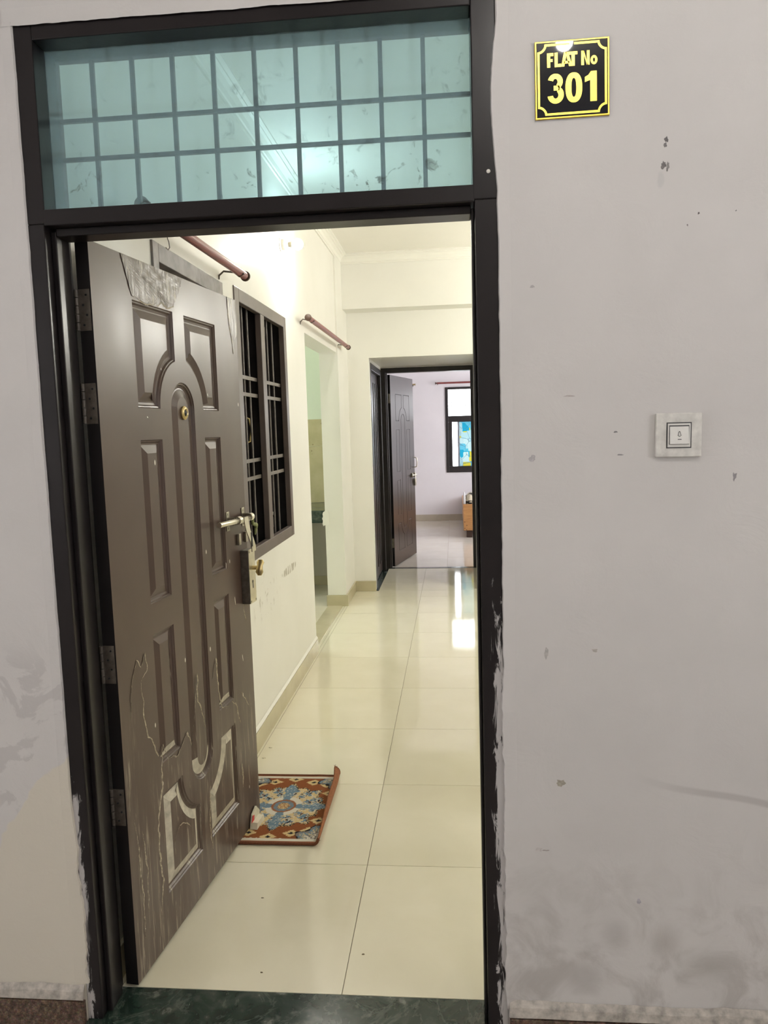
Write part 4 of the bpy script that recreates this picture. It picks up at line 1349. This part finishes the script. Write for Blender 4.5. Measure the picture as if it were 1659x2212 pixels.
o = cushion_mesh('folded_blanket', 0.458, 1.25, 8.56, 9.05, 0.447, 0.600, blanket_col, 9, M['blanket'])
tag(o, 'folded black and cream patterned blanket on the bed end', 'blanket')
o = cushion_mesh('folded_sheet', 0.426, 0.455, 8.56, 9.00, 0.447, 0.580, lambda u, v, h: (0.78, 0.77, 0.75), 1, M['cloth'])
tag(o, 'folded white cloth beside the patterned blanket on the bed', 'cloth')

# ------------------------------------------------------------------ doormat
RX0, RX1, RY0, RY1 = -0.600, -0.186, 0.840, 1.385
CX, CY = -0.395, 1.113
HX, HY = 0.205, 0.272


def clampf(t):
    return max(0.0, min(1.0, t))


BRN, CRM, BLU, WHT, BLK, GRY, RUST, NVY = (0.235, 0.078, 0.026), (0.62, 0.47, 0.24), (0.155, 0.235, 0.30), (0.66, 0.62, 0.52), (0.014, 0.014, 0.018), (0.21, 0.185, 0.16), (0.30, 0.115, 0.05), (0.03, 0.04, 0.06)


def rug_col(x, y):
    """x, y: flat position on the mat, metres from its centre"""
    nz = mnoise.noise(Vector((x * 95, y * 95, 2.0)))
    nz2 = mnoise.noise(Vector((x * 210, y * 210, 7.0)))
    ex, ey = HX - abs(x), HY - abs(y)
    e = min(ex, ey)
    if e < 0.012: return BRN
    if ex < 0.026 and ex <= ey: return NVY
    if e < 0.030 + 0.003 * nz: return WHT
    a = math.atan2(y / 0.19, x / 0.165)
    r = math.hypot(x / 0.165, y / 0.19)
    edge = 0.80 + 0.13 * abs(math.cos(4 * a)) + 0.07 * math.cos(16 * a) + 0.06 * nz
    if r < edge:
        if r > edge - 0.05: return BLK if nz2 > -0.1 else CRM
        if r < 0.13 + 0.03 * nz: return RUST if nz2 < 0 else CRM
        if r < 0.22: return BLU if nz > -0.1 else GRY
        if r < 0.27: return RUST
        star = math.cos(4 * a + 0.2 * nz)
        if r < 0.40: return WHT if star < 0.5 else BLU
        if star > 0.72 + 0.25 * nz:
            return BLU if nz2 > -0.35 else WHT
        k = math.sin(r * 34 + 5 * nz) + math.sin(12 * a)
        if k > 0.5: return CRM
        if k > -0.2: return CRM if nz2 > 0 else WHT
        return BLU if nz > -0.15 else (RUST if nz2 > 0.2 else BLK)
    # corner medallions
    dx, dy = HX - 0.03 - abs(x), HY - 0.03 - abs(y)
    q = math.hypot(dx / 0.085, dy / 0.095) + 0.14 * math.cos(7 * math.atan2(dy, dx)) + 0.08 * nz
    if q < 0.95:
        if q > 0.88: return BLK
        if q > 0.72: return BLU if nz > 0 else GRY
        if q > 0.5: return CRM if nz2 > 0.05 else BLU
        return GRY if nz > -0.05 else WHT
    # half medallions on the short edges
    q = math.hypot(x / 0.06, dy / 0.042) + 0.14 * math.cos(9 * a) + 0.08 * nz
    q2 = math.hypot((abs(x) - 0.095) / 0.04, dy / 0.035) + 0.1 * nz
    # small four-petalled flowers
    for fx, fy in ((0.075, 0.205), (-0.075, 0.205), (0.075, -0.205), (-0.075, -0.205), (0.0, 0.232), (0.0, -0.232), (0.150, 0.11), (0.150, -0.11), (-0.150, 0.11), (-0.150, -0.11), (0.13, 0.185), (-0.13, 0.185), (0.13, -0.185), (-0.13, -0.185)):
        ux, uy = (x - fx) / 0.030, (y - fy) / 0.026
        d = abs(ux) + abs(uy) + 0.25 * nz2
        if d < 1.0:
            return BLK if d < 0.36 else CRM
    return tuple(c * (1 + 0.15 * nz2) for c in BRN)


mat_root = empty('doormat', (CX, CY, 0.0))
NXs, NYs = 150, 190
RC = 0.022


def rug_pos(u, v, off):
    """u along x (arc length, metres from left edge), v 0..1 along y; off: height above the underside"""
    flat = RX1 - RX0 - RC
    y = RY0 + (RY1 - RY0) * v
    wob = 0.0012 * mnoise.noise(Vector((u * 14, v * 7, 0)))
    if u <= flat:
        return (RX0 + u, y, 0.0015 + off + max(0, wob))
    ph = (u - flat) / RC
    nx, nz_ = -math.sin(ph), math.cos(ph)
    bx = RX0 + flat + RC * math.sin(ph)
    bz = RC * (1 - math.cos(ph))
    far = clampf((v - 0.85) / 0.15)
    return (bx + nx * off - 0.003 * far * ph, y + 0.003 * far * ph, 0.0015 + bz + nz_ * off)


def rug_len(v):
    return (RX1 - RX0 - RC) + 0.036 + 0.022 * clampf(v * 1.8) + 0.006 * clampf((v - 0.8) / 0.2)


def rug_grid(off, nx, ny, color):
    vs, fs, cols = [], [], []
    for j in range(ny + 1):
        v = j / ny
        Lu = rug_len(v)
        for i in range(nx + 1):
            u = Lu * i / nx
            p = rug_pos(u, v, off)
            vs.append((p[0] - CX, p[1] - CY, p[2]))
            if color:
                # the printed field ends where the border turns up
                cols.append(rug_col(RX0 + u * (2 * HX / (Lu)) * 1.0 - CX, RY0 + (RY1 - RY0) * v - CY))
    for j in range(ny):
        for i in range(nx):
            a = j * (nx + 1) + i
            fs.append((a, a + 1, a + nx + 2, a + nx + 1))
    return vs, fs, cols


vs, fs, cols = rug_grid(0.007, NXs, NYs, True)
me = bpy.data.meshes.new('pile')
me.from_pydata(vs, [], fs)
ca = me.color_attributes.new('col', 'FLOAT_COLOR', 'POINT')
for i, c in enumerate(cols):
    ca.data[i].color = (*c, 1)
me.materials.append(M['rug'])
me.update()
link('pile', me, mat_root)
b = MB()
vs, fs, _ = rug_grid(0.0, 60, 40, False)
b.add(vs, fs)
b.build('backing', M['rugback'], mat_root)
# rolled binding along the near, far and turned-up edges
for nm_v in (0.0, 1.0):
    Lu = rug_len(nm_v)
    pts = [rug_pos(Lu * i / 60, nm_v, 0.0042) for i in range(61)]
    b = MB(); b.tube([(p[0] - CX, p[1] - CY, p[2] + 0.001) for p in pts], 0.0055, 10)
    b.build('binding', M['rugbind'], mat_root, smooth=60)
pts = [rug_pos(rug_len(k / 50), k / 50, 0.0035) for k in range(51)]
b = MB(); b.tube([(p[0] - CX, p[1] - CY, p[2]) for p in pts], 0.0048, 8)
b.build('binding', M['rugback'], mat_root, smooth=60)
# loose threads at the corners
for v in (0.0, 1.0):
    p = Vector(rug_pos(rug_len(v), v, 0.004))
    b = MB()
    for k in range(7):
        d = Vector((random.uniform(-0.6, 0.9), random.uniform(-1, 0.2) if v == 0 else random.uniform(-0.2, 1), random.uniform(-0.1, 0.6))).normalized() * random.uniform(0.008, 0.016)
        q = p + d
        q.z = max(0.002, q.z)
        b.tube([(p.x - CX, p.y - CY, p.z), (q.x - CX, q.y - CY, q.z)], [0.0016, 0.0005], 5)
    b.build('loose_thread', M['rugbind'], mat_root)
tag(mat_root, 'brown oriental patterned doormat with a curled edge under the door', 'doormat')

# folded card wedged at the foot of the leaf
cdw = empty('folded_card', (-0.4670, 0.930, 0.009), math.radians(84.22))
b = MB()
b.prism([(0, 0), (0.085, 0), (0.092, 0.030), (0.060, 0.062), (0.018, 0.048)], 'y', -0.010, -0.004)
b.build('card_face', M['card'], cdw)
b = MB(); b.prism([(0.0, 0.0), (0.085, 0.0), (0.075, 0.022), (0.010, 0.022)], 'y', -0.032, -0.011)
b.build('card_fold', M['card'], cdw)
b = MB(); b.prism([(0.004, 0.022), (0.030, 0.020), (0.034, 0.040), (0.016, 0.044)], 'y', -0.0112, -0.0102)
b.build('red_print', M['red'], cdw)
tag(cdw, 'crumpled white card with red print wedged at the foot of the door', 'card')

# ------------------------------------------------------------------ crumbs on the tiles
for (x, y, r, lab) in ((-0.566, 1.689, 0.011, 'pale paper crumb on the tiles near the window wall, the farther one'),
                       (-0.570, 1.571, 0.010, 'pale paper crumb on the tiles near the window wall, the nearer one'),
                       (-0.315, 0.526, 0.005, 'tiny dark crumb on the tiles midway between mat and sill'),
                       (-0.233, 0.189, 0.005, 'tiny dark crumb on the tiles closest to the green sill'),
                       (0.039, 0.276, 0.005, 'tiny dark crumb beside the long tile joint')):
    b = MB()
    n = 9
    ring = [(r * (0.6 + 0.5 * random.random()) * math.cos(2 * math.pi * k / n), 0.55 * r * (0.6 + 0.5 * random.random()) * math.sin(2 * math.pi * k / n)) for k in range(n)]
    base = [(p[0], p[1], 0.0) for p in ring]; top = [(p[0] * 0.7, p[1] * 0.7, r * (0.25 + 0.25 * random.random())) for p in ring]
    b.strip(base + base[:1], top + top[:1]); b.add(top, [tuple(range(n))]); b.add(base, [tuple(range(n))])
    o = b.build('floor_crumb', M['card'] if r > 0.008 else M['dirt'])
    o.location = (x, y, 0.0)
    tag(o, lab, 'crumb', 'crumbs on the hall tiles')

# ------------------------------------------------------------------ number plate
PXa, PXb, PZa, PZb = 0.509, 0.663, 2.119, 2.275
pcx, pcz = (PXa + PXb) / 2, (PZa + PZb) / 2
npz = empty('number_plate', (pcx, 0.0, pcz))
npz.rotation_euler = (0.0, math.radians(-0.3), 0.0)
hw, hh = (PXb - PXa) / 2, (PZb - PZa) / 2
MB().bbox(-hw, hw, -0.0055, -0.0006, -hh, hh, 0.001).build('backing', M['gold'], npz)
MB().bbox(-hw + 0.0035, hw - 0.0035, -0.0064, -0.0050, -hh + 0.0035, hh - 0.0035, 0.0004).build('face', M['plate'], npz)


def ring_ribbon(pts, w, name, gaps=None):
    L = offset_poly(pts, 0); R_ = offset_poly(pts, w)
    b = MB()
    n = len(pts)
    for i in range(n):
        j = (i + 1) % n
        mx, mz = (pts[i][0] + pts[j][0]) / 2, (pts[i][1] + pts[j][1]) / 2
        if gaps and gaps(mx, mz):
            continue
        q = [L[i], L[j], R_[j], R_[i]]
        b.add([(p[0], -0.0067, p[1]) for p in q] + [(p[0], -0.0060, p[1]) for p in q], [(0, 1, 2, 3), (4, 5, 6, 7), (0, 4, 5, 1), (1, 5, 6, 2), (2, 6, 7, 3), (3, 7, 4, 0)])
    return b.build(name, M['gold'], npz)


bw, bh, rc = hw - 0.0075, hh - 0.0085, 0.0150
border = []
for sx_, sz_, a0, a1 in ((-1, -1, 90, 0), (1, -1, 180, 90), (1, 1, 270, 180), (-1, 1, 0, -90)):
    seg = arc(sx_ * (bw + 0.002), sz_ * (bh + 0.002), rc, a0, a1, 8)
    border += seg
# split the long top run so the nick in its middle can be left open
top_i = [i for i in range(len(border)) if border[i][1] > bh - 0.001 and border[(i + 1) % len(border)][1] > bh - 0.001]
nb = []
for i, p in enumerate(border):
    nb.append(p)
    q = border[(i + 1) % len(border)]
    if p[1] > bh - 0.002 and q[1] > bh - 0.002 and abs(p[0] - q[0]) > 0.05:
        d = 1 if q[0] > p[0] else -1
        nb += [(-0.0045 * d, p[1]), (0.0045 * d, p[1])]
border = ccw(nb)
ring_ribbon(border, 0.0046, 'border', lambda mx, mz: abs(mx) < 0.004 and mz > bh - 0.004)


def glyph(name, polys, y0=-0.0072, y1=-0.0062):
    """polys: closed outlines in millimetres on the plate; each raised as a thin slab"""
    b = MB()
    for p in polys:
        b.prism([(x / 1000, z / 1000) for x, z in p], 'y', y0, y1)
    return b.build(name, M['gold'], npz)


def ell(cx, cz, rx, rz, a0, a1, n, e=1.0):
    out = []
    for i in range(n + 1):
        a = math.radians(a0 + (a1 - a0) * i / n)
        c, s_ = math.cos(a), math.sin(a)
        out.append((cx + rx * math.copysign(abs(c) ** e, c), cz + rz * math.copysign(abs(s_) ** e, s_)))
    return out


def band(outer, inner):
    return [[outer[i], outer[i + 1], inner[i + 1], inner[i]] for i in range(len(outer) - 1)]


def rect(x0, x1, z0, z1):
    return [(x0, z0), (x1, z0), (x1, z1), (x0, z1)]


zb_, zt_ = 24.5, 53.0
glyph('letter_F', [rect(-51.5, -45.0, zb_, zt_), rect(-45.0, -38.5, zt_ - 6, zt_), rect(-45.0, -40.0, 35.5, 41.0)])
glyph('letter_L', [rect(-36.0, -29.5, zb_, zt_), rect(-29.5, -22.5, zb_, zb_ + 6)])
glyph('letter_A', [[(-22.5, zb_), (-16.0, zb_), (-10.8, zt_), (-16.6, zt_)], [(-6.2, zb_), (0.3, zb_), (-7.8, zt_), (-13.6, zt_)][0:4], rect(-17.0, -5.6, 30.0, 35.0)])
glyph('letter_T', [rect(-7.0, 11.0, zt_ - 6, zt_), rect(-0.4 - 0.8, 5.6, zb_, zt_ - 6)][0:2])
glyph('letter_N', [rect(19.0, 24.5, zb_, zt_), rect(30.5, 36.0, zb_, zt_), [(24.5, zt_), (22.0, zt_), (30.5, zb_), (33.0, zb_)]])
glyph('letter_o', band(ell(45.0, 33.5, 7.0, 9.0, 0, 360, 28), ell(45.0, 33.5, 2.4, 4.4, 0, 360, 28)))
za_, zc_ = -48.5, 11.5
glyph('digit_0', band(ell(3.2, (za_ + zc_) / 2, 17.3, 30.0, 0, 360, 40, 0.86), ell(3.2, (za_ + zc_) / 2, 5.0, 19.0, 0, 360, 40, 0.86)))
glyph('digit_1', [rect(37.0, 50.5, za_, zc_), [(37.0, zc_), (37.0, -6.0), (26.0, -9.5), (26.0, 0.5), (33.5, 4.5), (39.0, zc_)]])
up_o, up_i = ell(-35.0, -4.5, 15.6, 16.0, 165, -62, 22), ell(-35.0, -4.8, 4.6, 6.2, 165, -62, 22)
lo_o, lo_i = ell(-34.5, -30.8, 17.0, 17.7, 62, -172, 24), ell(-34.5, -31.2, 5.6, 7.2, 62, -172, 24)
glyph('digit_3', band(up_o, up_i) + band(lo_o, lo_i) + [rect(-38.5, -26.5, -22.2, -12.4)])
tag(npz, 'black and gold plate reading FLAT No 301 on the corridor wall', 'number plate')

# ------------------------------------------------------------------ bell push
sw = empty('bell_switch', (0.810, 0.0, 1.445))
sw.rotation_euler = (0.0, math.radians(0.4), 0.0)
MB().bbox(-0.0485, 0.0485, -0.011, -0.0006, -0.0475, 0.0475, 0.002).build('surround', M['switch_dirty'], sw)
MB().box(-0.0265, 0.0265, -0.0118, -0.0108, -0.0285, 0.0275).build('gap', M['shadow_gap'], sw)
MB().bbox(-0.0240, 0.0240, -0.0135, -0.0110, -0.0260, 0.0250, 0.0006).build('module', M['switch'], sw)
MB().box(-0.0212, 0.0210, -0.0140, -0.0133, -0.0205, 0.0212).build('key_gap', M['shadow_gap'], sw)
b = MB()
kz0, kz1 = -0.0190, 0.0202
b.add([(-0.0200, -0.0138, kz1), (0.0198, -0.0138, kz1), (0.0198, -0.0185, kz0), (-0.0200, -0.0185, kz0), (-0.0200, -0.0130, kz1), (0.0198, -0.0130, kz1), (0.0198, -0.0130, kz0 - 0.001), (-0.0200, -0.0130, kz0 - 0.001)],
      [(0, 1, 2, 3), (4, 7, 6, 5), (0, 4, 5, 1), (3, 2, 6, 7), (0, 3, 7, 4), (1, 5, 6, 2)])
key = b.build('rocker', M['switch'], sw)


def on_key(z):
    t = (kz1 - z) / (kz1 - kz0)
    return -0.0138 - 0.0047 * t - 0.0003


bell = [(0.0000, 0.0062), (0.0008, 0.0050), (0.0014, 0.0042), (0.0018, 0.0010), (0.0028, -0.0008), (0.0014, -0.0012), (0.0008, -0.0022), (-0.0008, -0.0022), (-0.0014, -0.0012), (-0.0028, -0.0008), (-0.0018, 0.0010), (-0.0014, 0.0042), (-0.0008, 0.0050)]
b = MB()
pts = [(1.3 * x, on_key(1.3 * z), 1.3 * z) for x, z in bell]
b.tube(pts + [pts[0]], 0.00055, 6)
b.build('bell_symbol', M['black'], key)
b = MB(); z = -0.0092
b.add([(-0.004, on_key(z + 0.0006), z + 0.0006), (0.004, on_key(z + 0.0006), z + 0.0006), (0.004, on_key(z - 0.0008), z - 0.0008), (-0.004, on_key(z - 0.0008), z - 0.0008)], [(0, 1, 2, 3)])
b.build('indicator', M['black'], key)
tag(sw, 'grubby white square bell push with a bell symbol', 'switch')
